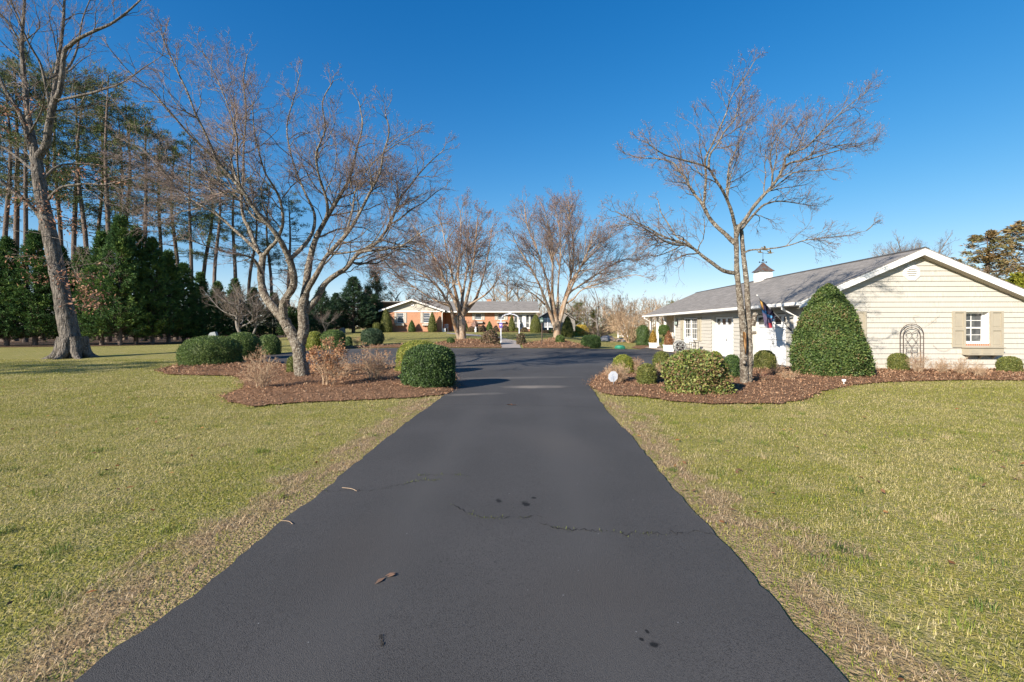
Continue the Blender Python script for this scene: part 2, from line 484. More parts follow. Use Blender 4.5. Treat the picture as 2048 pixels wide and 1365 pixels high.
def drape(name, poly, m, off, grid, zf=None, label=None, cat=None, kind='structure', jit=0, vary=None, step=None):
    """a sheet over the terrain inside a polygon of (x, y) points"""
    pl = [np.array(p[:2], float) for p in poly]
    ring = []
    for a, b in zip(pl, pl[1:] + pl[:1]):
        n = max(1, int(np.linalg.norm(b - a) / max(step or grid, .05)))
        for k in range(n):
            p = a + (b - a) * k / n
            if jit: p = p + rng.normal(size=2) * jit
            ring.append(p)
    ring = np.array(ring)
    if step: ring = ring + np.column_stack([(vnoise(ring[:, 0] + 9, ring[:, 1], .2, 41) - .5) * .032 + (vnoise(ring[:, 0], ring[:, 1], 1.3, 42) - .5) * .012, np.zeros(len(ring))])
    x0, y0 = ring.min(0); x1, y1 = ring.max(0)
    gx, gy = np.meshgrid(np.arange(x0, x1, grid), np.arange(y0, y1, grid))
    gx = gx.ravel() + rng.uniform(-.2, .2, gx.size) * grid; gy = gy.ravel() + rng.uniform(-.2, .2, gy.size) * grid
    ok = pip(ring, gx, gy); gx, gy = gx[ok], gy[ok]
    ok = polydist(ring, gx, gy) > grid * .45; gx, gy = gx[ok], gy[ok]
    pts = np.concatenate([ring, np.stack([gx, gy], 1)])
    n = len(ring)
    res = geometry.delaunay_2d_cdt([Vector(p) for p in pts], [(i, (i + 1) % n) for i in range(n)], [], 1, 1e-5)
    V = np.array([(v.x, v.y) for v in res[0]])
    F_ = np.array([f for f in res[2] if len(f) == 3])
    z = H(V[:, 0], V[:, 1]) + off
    if zf: z = z + zf(V[:, 0], V[:, 1], polydist(ring, V[:, 0], V[:, 1]))
    o = add_np(name, np.column_stack([V, z]), T3=F_, smooth=True, m=m)
    return tag(o, label, cat, kind=kind), ring

# asphalt
def asphalt_material():
    m = mat('sealed_asphalt', (.069, .0655, .064), .85, n1=(.55, (.088, .083, .081), .42, .68), n2=(140, (.038, .036, .035), .5, .66), bump=(260, .8, .008), spec=.3)
    nt = m.node_tree; N = nt.nodes; L = nt.links; bs = N['Principled BSDF']
    tc = next(n for n in N if n.bl_idname == 'ShaderNodeTexCoord')
    cur = bs.inputs['Base Color'].links[0].from_socket
    def blob(cx, cy, rx, ry, rot, col, lo, hi, ns=2.0, amp=.9):
        nonlocal cur
        mp = N.new('ShaderNodeMapping'); mp.vector_type = 'TEXTURE'
        mp.inputs['Location'].default_value = (cx, cy, 0); mp.inputs['Rotation'].default_value = (0, 0, rot); mp.inputs['Scale'].default_value = (rx, ry, 1000)
        L.new(tc.outputs['Object'], mp.inputs[0])
        ln = N.new('ShaderNodeVectorMath'); ln.operation = 'LENGTH'; L.new(mp.outputs[0], ln.inputs[0])
        nz = N.new('ShaderNodeTexNoise'); nz.inputs['Scale'].default_value = ns; nz.inputs['Detail'].default_value = 8; L.new(tc.outputs['Object'], nz.inputs[0])
        ma = N.new('ShaderNodeMath'); ma.operation = 'MULTIPLY_ADD'; L.new(nz.outputs[0], ma.inputs[0]); ma.inputs[1].default_value = amp; L.new(ln.outputs['Value'], ma.inputs[2])
        rp = N.new('ShaderNodeMapRange'); rp.inputs[1].default_value = hi; rp.inputs[2].default_value = lo; L.new(ma.outputs[0], rp.inputs[0])
        mx = N.new('ShaderNodeMix'); mx.data_type = 'RGBA'; L.new(rp.outputs[0], mx.inputs[0]); L.new(cur, mx.inputs[6]); mx.inputs[7].default_value = (*col, 1)
        cur = mx.outputs[2]
    # sandy silt left where the lane meets the loop, oil drips, scuffs
    blob(.65, 11.9, 1.3, .45, .15, (.22, .19, .16), .75, 1.25, 1.6)
    blob(-.9, 10.6, 1.2, .28, .2, (.15, .135, .12), .7, 1.2, 1.6)
    blob(.1, 14.0, 3.0, .35, .12, (.12, .11, .10), .7, 1.3, 1.2)
    blob(.0, 20.5, 7, 3.2, 0, (.092, .09, .09), .6, 1.6, .5)
    for sx in (-.72, .72): blob(-.33 + .0445 * 5 + sx, 5, .30, 11, -.0445, (.079, .075, .073), .3, 1.7, 1.4, 1.0)
    blob(.6, 6.2, .5, 1.1, .4, (.09, .083, .078), .3, 1.6, 2.2); blob(-1.1, 3.2, .4, .7, .2, (.069, .063, .059), .3, 1.6, 2.2); blob(.5, 2.7, .7, .5, 0, (.07, .064, .06), .3, 1.6, 2.2)
    for c in ((-.12, 4.12, .06, .12), (.13, 4.05, .085, .13), (.20, 4.2, .05, .06), (.705, 2.26, .05, .05), (.655, 2.30, .025, .03), (.70, 2.36, .02, .04)):
        blob(*c, .3, (.008, .008, .009), .75, 1.0, 22)
    # fine bright grit
    v = N.new('ShaderNodeTexVoronoi'); v.inputs['Scale'].default_value = 9; L.new(tc.outputs['Object'], v.inputs[0])
    rp = N.new('ShaderNodeMapRange'); rp.inputs[1].default_value = .05; rp.inputs[2].default_value = .035; L.new(v.outputs['Distance'], rp.inputs[0])
    sp = N.new('ShaderNodeSeparateColor'); L.new(v.outputs['Color'], sp.inputs[0])
    g = N.new('ShaderNodeMath'); g.operation = 'GREATER_THAN'; L.new(sp.outputs[0], g.inputs[0]); g.inputs[1].default_value = .70
    mu = N.new('ShaderNodeMath'); mu.operation = 'MULTIPLY'; L.new(rp.outputs[0], mu.inputs[0]); L.new(g.outputs[0], mu.inputs[1])
    mx = N.new('ShaderNodeMix'); mx.data_type = 'RGBA'; L.new(mu.outputs[0], mx.inputs[0]); L.new(cur, mx.inputs[6]); mx.inputs[7].default_value = (.2, .2, .2, 1)
    L.new(mx.outputs[2], bs.inputs['Base Color'])
    return m
M['asphalt'] = asphalt_material()
left_edge = [(-2.1, -4), (-2.02, 0), (-1.957, 2.26), (-1.872, 2.67), (-1.88, 3.69), (-1.82, 4.2), (-1.81, 5.07), (-1.757, 7.14), (-1.63, 9.16), (-1.566, 10.25), (-1.56, 11.9)]
right_edge = [(1.40, -4), (1.45, 0), (1.498, 2.045), (1.49, 2.295), (1.526, 2.69), (1.555, 3.453), (1.585, 4.494), (1.70, 6.18), (1.78, 8.615), (2.1, 12.4)]
def gp(*a): return [tuple(G(x, y)[:2]) for x, y in a]
def gar(u, v, z=0.0):
    c, s_ = math.cos(.030), math.sin(.030)
    return (14.56 + u * c + v * s_, 16.05 - u * s_ + v * c, z)
drive_poly = left_edge + gp((900, 752), (800, 740), (700, 738), (617, 738), (560, 735), (512, 735), (488, 722), (500, 713), (560, 707), (620, 702), (700, 698.7), (780, 697), (900, 697), (1040, 697.6), (1180, 698.5), (1282, 699.8)) + \
    [gar(-5.4, 17.5)[:2], gar(-5.2, 9.0)[:2], gar(-3.72, 8.9)[:2], gar(-3.72, 1.2)[:2]] + gp((1560, 741), (1420, 741), (1260, 741)) + right_edge[::-1]
_, drive_ring = drape('driveway', drive_poly, 'asphalt', .018, .5, label='dark sealed asphalt driveway widening into a loop', cat='driveway', jit=.006, step=.09)

mulch_m = mat('bark_mulch', (.27, .155, .092), .95, n1=(22, (.14, .076, .046), .45, .65), n2=(40, (.38, .25, .16), .55, .75), bump=(45, 1.0, .06), spec=.05)
M['mulch'] = mulch_m
BEDS = []
def bed(poly, grid, hgt, label, chips):
    zf = lambda x, y, d: hgt * (1 - np.exp(-d / .5)) + .05 * (vnoise(x, y, .35, 3) - .4) * np.clip(d / .3, 0, 1) + .03 * (vnoise(x, y, .12, 5) - .5) * np.clip(d / .2, 0, 1)
    _, ring = drape('mulch_bed', poly, 'mulch', .03, grid, zf, label, 'mulch bed', jit=.035, step=.14 if chips > 9000 else None)
    BEDS.append((ring, hgt, chips))
bed(gp((314, 742.5), (332, 750), (400, 752), (466, 753), (488, 762), (486, 777), (440, 795), (459, 806), (503, 815.6), (586, 807.6), (713, 803), (840, 796.5), (886, 792)) + [(-1.46, 11.0), (-1.44, 12.3)] +
    gp((908, 752), (900, 748), (800, 735), (700, 733), (617, 734), (560, 731), (520, 726), (515, 710), (545, 700), (515, 694), (470, 700), (400, 722)), .13, .10, 'reddish brown mulch bed under the spreading tree left of the drive', 26000)
bed(gp((1180, 772), (1190, 780), (1200, 786.5), (1229, 793), (1282, 794.5), (1344, 804), (1426, 810.6), (1488, 809), (1560, 810), (1600, 805), (1625, 795), (1640, 786), (1690, 774), (1760, 766.5), (1900, 762), (2048, 762.5), (2300, 765)) +
    [gar(4.2, .28)[:2], gar(0, .30)[:2], gar(-3.9, .28)[:2], gar(-4.0, 1.1)[:2]] + gp((1560, 740), (1500, 740), (1420, 738), (1330, 735), (1260, 735), (1222, 740), (1200, 752), (1184, 763)), .13, .06, 'long mulch bed with a leaning tree along the pale garage', 30000)
bed(gp((640, 700), (700, 697.6), (780, 696), (900, 696), (1002, 696.5), (1003, 691), (985, 685), (960, 681), (925, 679), (885, 684), (860, 690), (780, 692), (700, 694), (640, 697)), .45, .10, 'mulch bed at the far edge of the drive left of the walk', 2500)
bed(gp((1046, 696.7), (1110, 697), (1178, 697.8), (1186, 694), (1150, 688), (1125, 681), (1105, 677), (1080, 684), (1044, 688)), .45, .10, 'mulch bed around the lamp post at the far edge', 2500)
bed([(-17.0, 56.7), (-9.3, 56.7), (-9.0, 57.95), (-16.6, 57.95)], .6, .06, 'mulch strip along the brick gable of the far house', 0)
bed([(-6.4, 57.2), (3.6, 57.2), (3.6, 59.1), (-6.4, 59.1)], .6, .06, 'mulch strip under the front windows of the far house', 0)
bed(gp((1262, 697), (1282, 699), (1300, 696), (1315, 694)) + [gar(-4.1, 17.2)[:2], gar(-4.1, 21)[:2]] + gp((1292, 689), (1272, 691)), .4, .06, 'small mulch bed at the far corner of the garage', 0)
litter = mat('leaf_litter', (.13, .085, .055), .95, n1=(3, (.09, .06, .04), .4, .65), n2=(24, (.24, .16, .10), .52, .75), bump=(20, 1, .08), spec=.05)
M['litter'] = litter
drape('litter_ground', [(-75, 33.5), (-41, 33.6), (-33.5, 36), (-30, 39), (-28.5, 43), (-25.5, 53), (-23, 62), (-19, 75), (-30, 110), (-110, 110), (-110, 30)], 'litter', .03, 2.2, label='brown leaf littered ground under the conifers', cat='woodland floor')

# chips of bark on the near beds
nb = NB()
for ring, hgt, nchips in BEDS:
    if not nchips: continue
    x0, y0 = ring.min(0); x1, y1 = ring.max(0)
    x = rng.uniform(x0, x1, nchips * 3); y = rng.uniform(y0, y1, nchips * 3)
    ok = pip(ring, x, y); x, y = x[ok][:nchips], y[ok][:nchips]
    if nchips > 9000:      # chips spilled over the edge of the bed
        k_ = 2600; i_ = rng.integers(0, len(ring), k_)
        x = np.concatenate([x, ring[i_, 0] + rng.normal(size=k_) * .075]); y = np.concatenate([y, ring[i_, 1] + rng.normal(size=k_) * .075])
    d = polydist(ring, x, y) * np.where(pip(ring, x, y), 1, 0)
    z = H(x, y) + .035 + hgt * (1 - np.exp(-d / .5)) + .05 * (vnoise(x, y, .35, 3) - .4) * np.clip(d / .3, 0, 1) + .03 * (vnoise(x, y, .12, 5) - .5) * np.clip(d / .2, 0, 1)
    n = len(x)
    dr = rand_unit(n); dr[:, 2] = np.abs(dr[:, 2]) * .5
    far = np.clip(np.hypot(x, y) / 14, 1, 2.4)
    V, Q = leaves(np.column_stack([x, y, z]), dr, np.tile([0, 0, 1.], (n, 1)) + rand_unit(n) * .6, rng.uniform(.03, .08, n) * far, rng.uniform(.010, .022, n) * far)
    pal = np.array([(.295, .165, .095), (.355, .215, .13), (.18, .10, .06), (.43, .29, .185), (.31, .17, .10), (.42, .31, .21)])
    c = pal[rng.choice(6, n, p=[.3, .25, .18, .1, .15, .02])] * rng.uniform(.75, 1.2, (n, 1))
    nb.add(V, Q, np.repeat(c, 4, 0))
tag(nb.build('bark_chips', 'chips'), 'loose chips of reddish bark covering the mulch beds', 'bark chips', kind='stuff')

# walk from the drive through the arch to the front door
walk = gp((1003, 697), (1042, 697.2), (1038, 688), (1031, 682), (1012, 678.5), (975, 675), (930, 671.5), (893, 667.8), (893, 666), (940, 669), (980, 672.5), (1006, 676), (1000, 681), (1002, 688))
drape('garden_walk', walk, 'concrete', .03, .8, label='pale paved walk from the drive to the front door', cat='walk')
drape('porch_floor', [gar(-5.35, 8.9)[:2], gar(-3.89, 8.9)[:2], gar(-3.89, 14.6)[:2], gar(-2.6, 14.6)[:2], gar(-2.6, 21.2)[:2], gar(-4.3, 21.4)[:2], gar(-5.35, 17.6)[:2]], 'paver', .045, .6, label='low brick paved floor beside the garage', cat='paving')

# cracks in the drive with tufts of grass in them
M['crack'] = mat('crack_dirt', (.018, .016, .014), .95, n1=(30, (.06, .05, .04), .5, .7))
def crack(pts, w, label):
    L = np.array([G(*p) for p in pts])
    p = smooth_line(L, 8)
    p[:, 0] += rng.normal(size=len(p)) * .006; p[:, 1] += rng.normal(size=len(p)) * .02
    t = unit(np.gradient(p, axis=0)); s_ = np.column_stack([-t[:, 1], t[:, 0], np.zeros(len(p))])
    ww = .6 * w * rng.uniform(.2, 1.3, len(p))[:, None] * np.where(rng.random((len(p), 1)) < .78, 1, .12)
    ww[0] = ww[-1] = .0008
    V = np.stack([p - s_ * ww, p + s_ * ww], 1).reshape(-1, 3); V[:, 2] = .0225
    i = np.arange(len(p) - 1) * 2
    tag(add_np('asphalt_crack', V, np.stack([i, i + 1, i + 3, i + 2], 1), m='crack'), label, 'crack', kind='structure')
    return p
CR = [crack([(640, 988), (690, 985), (750, 984), (800, 974), (845, 965), (880, 965)], .006, 'crack running in from the left edge of the drive'),
      crack([(838, 955), (900, 953), (958, 957)], .004, 'short faint crack across the middle of the drive'),
      crack([(905, 1015), (950, 1036), (1000, 1041), (1050, 1038), (1090, 1037)], .006, 'curved crack in the centre of the drive'),
      crack([(1078, 1052), (1120, 1063), (1165, 1066), (1200, 1069), (1260, 1072), (1330, 1072), (1380, 1071), (1426, 1071)], .008, 'grassy crack reaching the right edge of the drive'),
      crack([(763, 1274), (765, 1288), (764, 1300)], .006, 'tiny dark crack near the bottom of the drive'),
      crack([(862, 812), (960, 812), (1060, 813), (1200, 817)], .008, 'pale joint line across the drive before the loop')]

# ------------------------------------------------------------------ grass blades
def blades(x, y, z, hgt, wid, col, lean):
    n = len(x)
    a = rng.uniform(0, 2 * math.pi, n); d = np.column_stack([np.cos(a), np.sin(a), np.zeros(n)])
    s_ = np.column_stack([-d[:, 1], d[:, 0], np.zeros(n)]) * (wid / 2)[:, None]
    b = np.column_stack([x, y, z])
    up = np.array([0, 0, 1.])
    m1 = b + d * (hgt * lean * .35)[:, None] + up * (hgt * (1 - .35 * lean) * .6)[:, None]
    tp = b + d * (hgt * lean)[:, None] + up * (hgt * np.sqrt(np.maximum(1 - lean ** 2, .02)))[:, None]
    V = np.stack([b - s_, b + s_, m1 + s_ * .8, m1 - s_ * .8, tp + s_ * .15, tp - s_ * .15], 1).reshape(-1, 3)
    o = np.arange(n)[:, None] * 6
    Q = np.concatenate([o + np.array([0, 1, 2, 3]), o + np.array([3, 2, 4, 5])])
    return V, Q, np.repeat(col, 6, 0)
def grass():
    nb = NB()
    zones = [(0.6, 3.4, 4800, .0030), (3.4, 5.5, 3900, .0034), (5.5, 9, 2400, .0041), (9, 14, 1150, .0056), (14, 22, 420, .0085)]
    for y0, y1, dens, w in zones:
        hw = 1.42 * y1 + 1.5
        n = int((y1 - y0) * hw * 2 * dens)
        x = rng.uniform(-hw, hw, n); y = rng.uniform(y0, y1, n)
        ok = np.abs(x) < 1.32 * y + 1.2
        ok &= (x < EL(y) + .06) | (x > ER(y) - .06) | (y > 9.5)
        x, y = x[ok], y[ok]
        ok = ~pip(drive_ring, x, y)
        if y0 < 9: near = np.where(~ok)[0]; near = near[polydist(drive_ring, x[near], y[near]) < .035]; ok[near] = rng.random(len(near)) < .5
        for r_, _, c in BEDS[:2]:
            ins = pip(r_, x, y); ii = np.where(ins)[0]; ii = ii[polydist(r_, x[ii], y[ii]) < .05]; ins[ii] = rng.random(len(ii)) < .4; ok &= ~ins
        x, y = x[ok], y[ok]; n = len(x)
        d = np.where(y < 13, np.maximum(EL(y) - x, x - ER(y)), 9)
        dn = d + (vnoise(x, y, .8, 11) - .5) * .75 + (vnoise(x, y, .25, 12) - .5) * .6
        dead = ((dn < .50) & (dn > .05) & (rng.random(n) < .94)) & (y < 12) & (vnoise(x, y, .35, 17) < .68)
        green = np.array([(.22, .235, .036), (.30, .30, .052), (.15, .175, .034), (.39, .36, .06)])
        straw = np.array([(.53, .44, .21), (.60, .51, .28), (.45, .38, .165), (.43, .375, .12)])
        mt = vnoise(x, y, 1.4, 21) * .5 + vnoise(x, y, .3, 22) * .5
        ps = np.clip(.50 + (mt - .5) * 1.6, .12, .9)
        isS = rng.random(n) < ps
        c = np.where(isS[:, None], straw[rng.integers(0, 4, n)], green[rng.integers(0, 4, n)])
        dc = np.array([(.54, .40, .24), (.45, .32, .19), (.64, .50, .33), (.27, .18, .105)])[rng.integers(0, 4, n)]
        c = np.where(dead[:, None], dc, c)
        edge = (d < .17) & (y < 12) & (vnoise(x, y, .4, 31) > .38)
        c = np.where(edge[:, None], np.array([.24, .29, .035]) * rng.uniform(.6, 1.3, (n, 1)), c)
        c = c * rng.uniform(.75, 1.2, (n, 1))
        hgt = rng.uniform(.016, .044, n) * np.where(isS, 1.05, .9) * np.where(dead, 1.5, 1) * np.clip(w / .0046, .9, 1.3)
        hgt = np.where(edge, hgt * .55, hgt)
        lean = np.where(dead, rng.uniform(.75, .985, n), np.where(isS, rng.uniform(.55, .97, n), rng.uniform(.4, .95, n)))
        V, Q, C = blades(x, y, H(x, y), hgt, np.full(n, w) * rng.uniform(.6, 1.3, n), c, lean)
        nb.add(V, Q, C)
    # scattered taller clumps
    for _ in range(170):
        yc = rng.uniform(1.8, 9); xc = rng.uniform(-1.25 * yc, 1.25 * yc)
        if EL(yc) - .05 < xc < ER(yc) + .05: continue
        k = int(rng.integers(25, 60)); rr = rng.uniform(.03, .09)
        x = xc + rng.normal(size=k) * rr; y = yc + rng.normal(size=k) * rr
        ok = ((x < EL(y) - .03) | (x > ER(y) + .03)); x, y = x[ok], y[ok]; k = len(x)
        if not k: continue
        base = np.array([(.13, .18, .034), (.20, .24, .04), (.45, .36, .2), (.10, .15, .03)][rng.integers(0, 4)])
        V, Q, C = blades(x, y, H(x, y), rng.uniform(.03, .075, k), np.full(k, .0045), base * rng.uniform(.7, 1.3, (k, 1)), rng.uniform(.2, .9, k))
        nb.add(V, Q, C)
    # tufts in the cracks
    for p in CR[:4]:
        k = 42
        i = rng.choice(len(p), k, p=(lambda w_: w_ / w_.sum())(np.clip(vnoise(p[:, 0] * 9, p[:, 1], 1, 5) - .45, 0, 1) + 1e-4))
        x = p[i, 0] + rng.normal(size=k) * .02; y = p[i, 1] + rng.normal(size=k) * .012
        V, Q, C = blades(x, y, np.full(k, .018), rng.uniform(.008, .022, k), np.full(k, .005), np.array([(.12, .14, .035)]) * rng.uniform(.6, 1.5, (k, 1)), rng.uniform(.3, .9, k))
        nb.add(V, Q, C)
    tag(nb.build('grass', 'grassblade'), 'short mixed green and straw blades of the front lawn', 'grass', kind='stuff')
grass()
# fallen leaves
n = 650
x = rng.uniform(-14, 14, n); y = rng.uniform(1.8, 16, n) ; y = np.where(rng.random(n) < .5, rng.uniform(2, 7, n), y)
ok = (np.abs(x) < 1.3 * y + 1) & ((x < EL(y) - .05) | (x > ER(y) + .05))
x, y = x[ok], y[ok]; n = len(x)
d = rand_unit(n); d[:, 2] *= .25
V, Q = leaves(np.column_stack([x, y, H(x, y) + .035]), d, np.tile([0, 0, 1.], (n, 1)) + rand_unit(n) * .5, rng.uniform(.04, .085, n), rng.uniform(.02, .045, n))
c = np.array([(.30, .13, .05), (.22, .11, .06), (.36, .19, .07), (.14, .08, .05)])[rng.integers(0, 4, n)]
tag(add_np('fallen_leaves', V, Q, col=np.repeat(c, 4, 0), m='deadleaf'), 'scattered dry brown leaves lying in the grass', 'fallen leaves', kind='stuff')
# single litter pieces on the drive
def leaf_piece(px, py, label, s_, col):
    p = G(px, py); p[2] = .024
    mb = NB()
    for k in range(3):
        a = rng.uniform(0, 6.28)
        D = np.array([[math.cos(a + k * .35), math.sin(a + k * .35), .07 * k]])
        V, Q = leaves(p[None] + rng.normal(size=(1, 3)) * .006 * np.array([1, 1, 0]), D, np.array([[.2, .1, 1.]]), s_ * (1 - .2 * k), s_ * .3)
        V[:, 2] = np.maximum(V[:, 2], .021)
        mb.add(V, Q, np.array([col]))
    tag(mb.build('dry_leaf', 'deadleaf'), label, 'leaf')
leaf_piece(770, 1162, 'curled brown leaf lying alone on the dark drive', .09, (.26, .16, .11))
leaf_piece(1025, 813, 'small orange leaf by the pale joint line', .16, (.42, .2, .1))
def twig_piece(a, b, label):
    p = [G(*a), (G(*a) + G(*b)) / 2 + np.array([.01, .02, .0]), G(*b)]
    for q in p: q[2] = .026
    mb = MB(); mb.tube(smooth_line(p, 3), .0022, 5)
    tag(mb.build('fallen_twig', 'twig_tan'), label, 'twig')
twig_piece((684, 981), (714, 988), 'pale twig across the left crack of the drive')
twig_piece((560, 1048), (585, 1055), 'short pale twig at the left drive edge')
# ------------------------------------------------------------------ building helpers (local: a along the wall, d depth with the outside at smaller d, z up)
def subtract(iv, holes):
    out = [iv]
    for h0, h1 in holes:
        nx = []
        for a, b in out:
            if h1 <= a or h0 >= b: nx.append((a, b)); continue
            if h0 > a: nx.append((a, h0))
            if h1 < b: nx.append((h1, b))
        out = nx
    return [o for o in out if o[1] - o[0] > .004]
def clapboard(mb, d, z0, z1, step, ext, holes, lip=.03):
    """lapped courses at depth d; ext(z) gives the wall's a-range; holes: (a0, a1, z0, z1)"""
    lv = list(np.arange(z0, z1, step)) + [z1]
    cuts = sorted({z for h in holes for z in h[2:]})
    for zb, zt in zip(lv, lv[1:]):
        zs = [zb] + [c for c in cuts if zb + .003 < c < zt - .003] + [zt]
        for a, b in zip(zs, zs[1:]):
            hh = [(h[0], h[1]) for h in holes if h[2] < b - .002 and h[3] > a + .002]
            ea, eb = ext(a), ext(b)
            lo = lambda z: d - lip * (1 - (z - zb) / (zt - zb)) - .001
            for i0, i1 in subtract((min(ea[0], eb[0]), max(ea[1], eb[1])), hh):
                A0, A1 = max(i0, ea[0]), min(i1, ea[1]); B0, B1 = max(i0, eb[0]), min(i1, eb[1])
                if A1 - A0 < .003: continue
                B0 = min(max(B0, A0), A1); B1 = max(min(B1, A1), B0)
                mb.quad((A0, lo(a), a), (A1, lo(a), a), (B1, lo(b), b), (B0, lo(b), b))
                if a == zb: mb.quad((A0, d, a), (A1, d, a), (A1, lo(a), a), (A0, lo(a), a))
def flat_wall(mb, d, z0, z1, ext, holes):
    zs = sorted({z0, z1} | {z for h in holes for z in h[2:] if z0 < z < z1})
    for a, b in zip(zs, zs[1:]):
        hh = [(h[0], h[1]) for h in holes if h[2] < b - .002 and h[3] > a + .002]
        for i0, i1 in subtract(ext(a), hh):
            mb.quad((i0, d, a), (i1, d, a), (i1, d, b), (i0, d, b))
def reveal(mb, h, d0, d1):
    a0, a1, z0, z1 = h
    mb.quad((a0, d0, z0), (a0, d1, z0), (a0, d1, z1), (a0, d0, z1)); mb.quad((a1, d0, z0), (a1, d1, z0), (a1, d1, z1), (a1, d0, z1))
    mb.quad((a0, d0, z1), (a1, d0, z1), (a1, d1, z1), (a0, d1, z1)); mb.quad((a0, d0, z0), (a1, d0, z0), (a1, d1, z0), (a0, d1, z0))
def sash(root, xf, a0, a1, z0, z1, d, cols=2, rows=2, fw=.055, glass='glass', name='window'):
    """double-hung window filling an opening at depth d: frame with sashes and bars, panes"""
    f = MB(xf)
    f.box(a0, a0 + fw, d - .03, d + .05, z0, z1); f.box(a1 - fw, a1, d - .03, d + .05, z0, z1)
    f.box(a0 + fw, a1 - fw, d - .03, d + .05, z1 - fw, z1); f.box(a0 + fw, a1 - fw, d - .045, d + .05, z0, z0 + fw * 1.3)
    zm = (z0 + z1) / 2
    f.box(a0 + fw, a1 - fw, d - .02, d + .03, zm - .025, zm + .025)
    for i in range(1, cols):
        a = a0 + fw + (a1 - a0 - 2 * fw) * i / cols
        f.box(a - .009, a + .009, d + .001, d + .018, z0 + fw * 1.3, zm - .025); f.box(a - .009, a + .009, d + .001, d + .018, zm + .025, z1 - fw)
    for (q0, q1) in ((z0 + fw * 1.3, zm - .025), (zm + .025, z1 - fw)):
        for j in range(1, rows):
            z = q0 + (q1 - q0) * j / rows
            f.box(a0 + fw, a1 - fw, d + .003, d + .016, z - .009, z + .009)
    fo = f.build(name, 'white', root)
    g = MB(xf); g.quad((a0 + fw, d + .022, z0 + fw), (a1 - fw, d + .022, z0 + fw), (a1 - fw, d + .022, zm), (a0 + fw, d + .022, zm))
    g.quad((a0 + fw, d + .012, zm), (a1 - fw, d + .012, zm), (a1 - fw, d + .012, z1 - fw), (a0 + fw, d + .012, z1 - fw))
    g.build('pane', glass, fo)
def shutter(root, xf, a0, a1, z0, z1, d, m='shutter', panels=2):
    s_ = MB(xf); fw = (a1 - a0) * .17
    s_.box(a0, a1, d - .022, d, z0, z1)
    s_.box(a0, a0 + fw, d - .055, d - .022, z0, z1); s_.box(a1 - fw, a1, d - .055, d - .022, z0, z1)
    for k in range(panels + 1):
        zc = z0 + (z1 - z0) * k / panels
        lo_, hi_ = max(z0, zc - fw * .7), min(z1, zc + fw * .7)
        s_.box(a0 + fw, a1 - fw, d - .055, d - .022, lo_, hi_)
    for k in range(panels):
        q0 = z0 + (z1 - z0) * k / panels + fw * 1.2; q1 = z0 + (z1 - z0) * (k + 1) / panels - fw * 1.2
        s_.box(a0 + fw * 1.4, a1 - fw * 1.4, d - .034, d - .022, q0, q1)
    s_.build('shutter', m, root)
def window_box(root, xf, a0, a1, z0, z1, d, m='shutter', depth=.28):
    b = MB(xf)
    b.box(a0, a1, d - depth, d - .002, z0, z1 - .03); b.box(a0 - .04, a1 + .04, d - depth - .04, d - .003, z1 - .03, z1)
    n = 3; w = (a1 - a0) / n
    for k in range(n): b.box(a0 + w * k + .06, a0 + w * (k + 1) - .06, d - depth - .014, d - depth, z0 + .05, z1 - .07)
    for k in (.12, .5, .88):
        c = a0 + (a1 - a0) * k
        b.slab([(c - .02, d - .004, z0 - .001), (c - .02, d - .2, z0 - .001), (c - .02, d - .004, z0 - .16)], (.04, 0, 0))
    b.build('window_box', m, root)

# ------------------------------------------------------------------ pale shingled garage on the right
GR = T('shingled_garage', 'pale shingle sided garage building with white doors and a long grey roof', 'garage', gar(0, 0))
HW, RL = 4.33, 21.45                      # half width of the roof, length
ZE, ZR = 2.50, 4.38
SL = (ZR - ZE) / HW
zroof = lambda u: ZR - SL * abs(u)
WU, V0 = 3.86, .32                        # walls
V1 = RL - .3
# gable wall facing the drive
def gext(z):
    top = ZR - .10 - z
    w = min(WU, max(.02, top / SL))
    return (-w, w)
win_holes = [(1.66, 2.50, .98, 2.11), (-3.12, -2.28, .98, 2.11)]
vent = (-.26, 2.60 + .93)
w = MB(gar); clapboard(w, V0, .06, 4.26, .186, gext, [(h[0], h[1], h[2] - .08, h[3]) for h in win_holes]); w.build('gable_wall', 'siding', GR)
# side wall with the doors (faces the drive loop): a = v, depth = u
side = lambda a, d, z: gar(d, a, z)
D1, D2 = (6.20, 8.82), (1.68, 4.42)
door_h = 2.12
holes = [(D1[0], D1[1], 0, door_h), (D2[0], D2[1], 0, door_h), (10.78, 13.12, .76, 2.14)]
PV = 14.9
w = MB(side); clapboard(w, -WU, .06, 2.46, .186, lambda z: (V0 + .02, PV), holes); w.build('side_wall', 'siding', GR)
for h in holes[:2]:
    w = MB(side); reveal(w, h, -WU - .002, -WU + .24); w.build('door_jamb', 'siding', GR)
w = MB(gar)   # right and rear walls, base course
w.box(WU - .12, WU, V0 + .06, V1, 0, 2.45); w.box(-2.6, WU - .13, V1 - .12, V1, 0, 2.45); w.box(-2.6, -2.4, PV, V1 - .13, 0, 2.45)
w.slab([(-HW + .5, V1 - .06, 2.46), (HW - .5, V1 - .06, 2.46), (0, V1 - .06, ZR - .15)], (0, .05, 0))
w.build('rear_wall', 'siding', GR)
for bx_ in ((-WU + .004, WU - .004, V0 + .004, V0 + .1), (-WU + .004, -WU + .1, V0 + .102, D2[0]), (-WU + .004, -WU + .1, D2[1], D1[0]), (-WU + .004, -WU + .1, D1[1], PV)):
    w = MB(gar); w.box(*bx_, -.05, .06); w.build('foundation', 'concrete', GR)
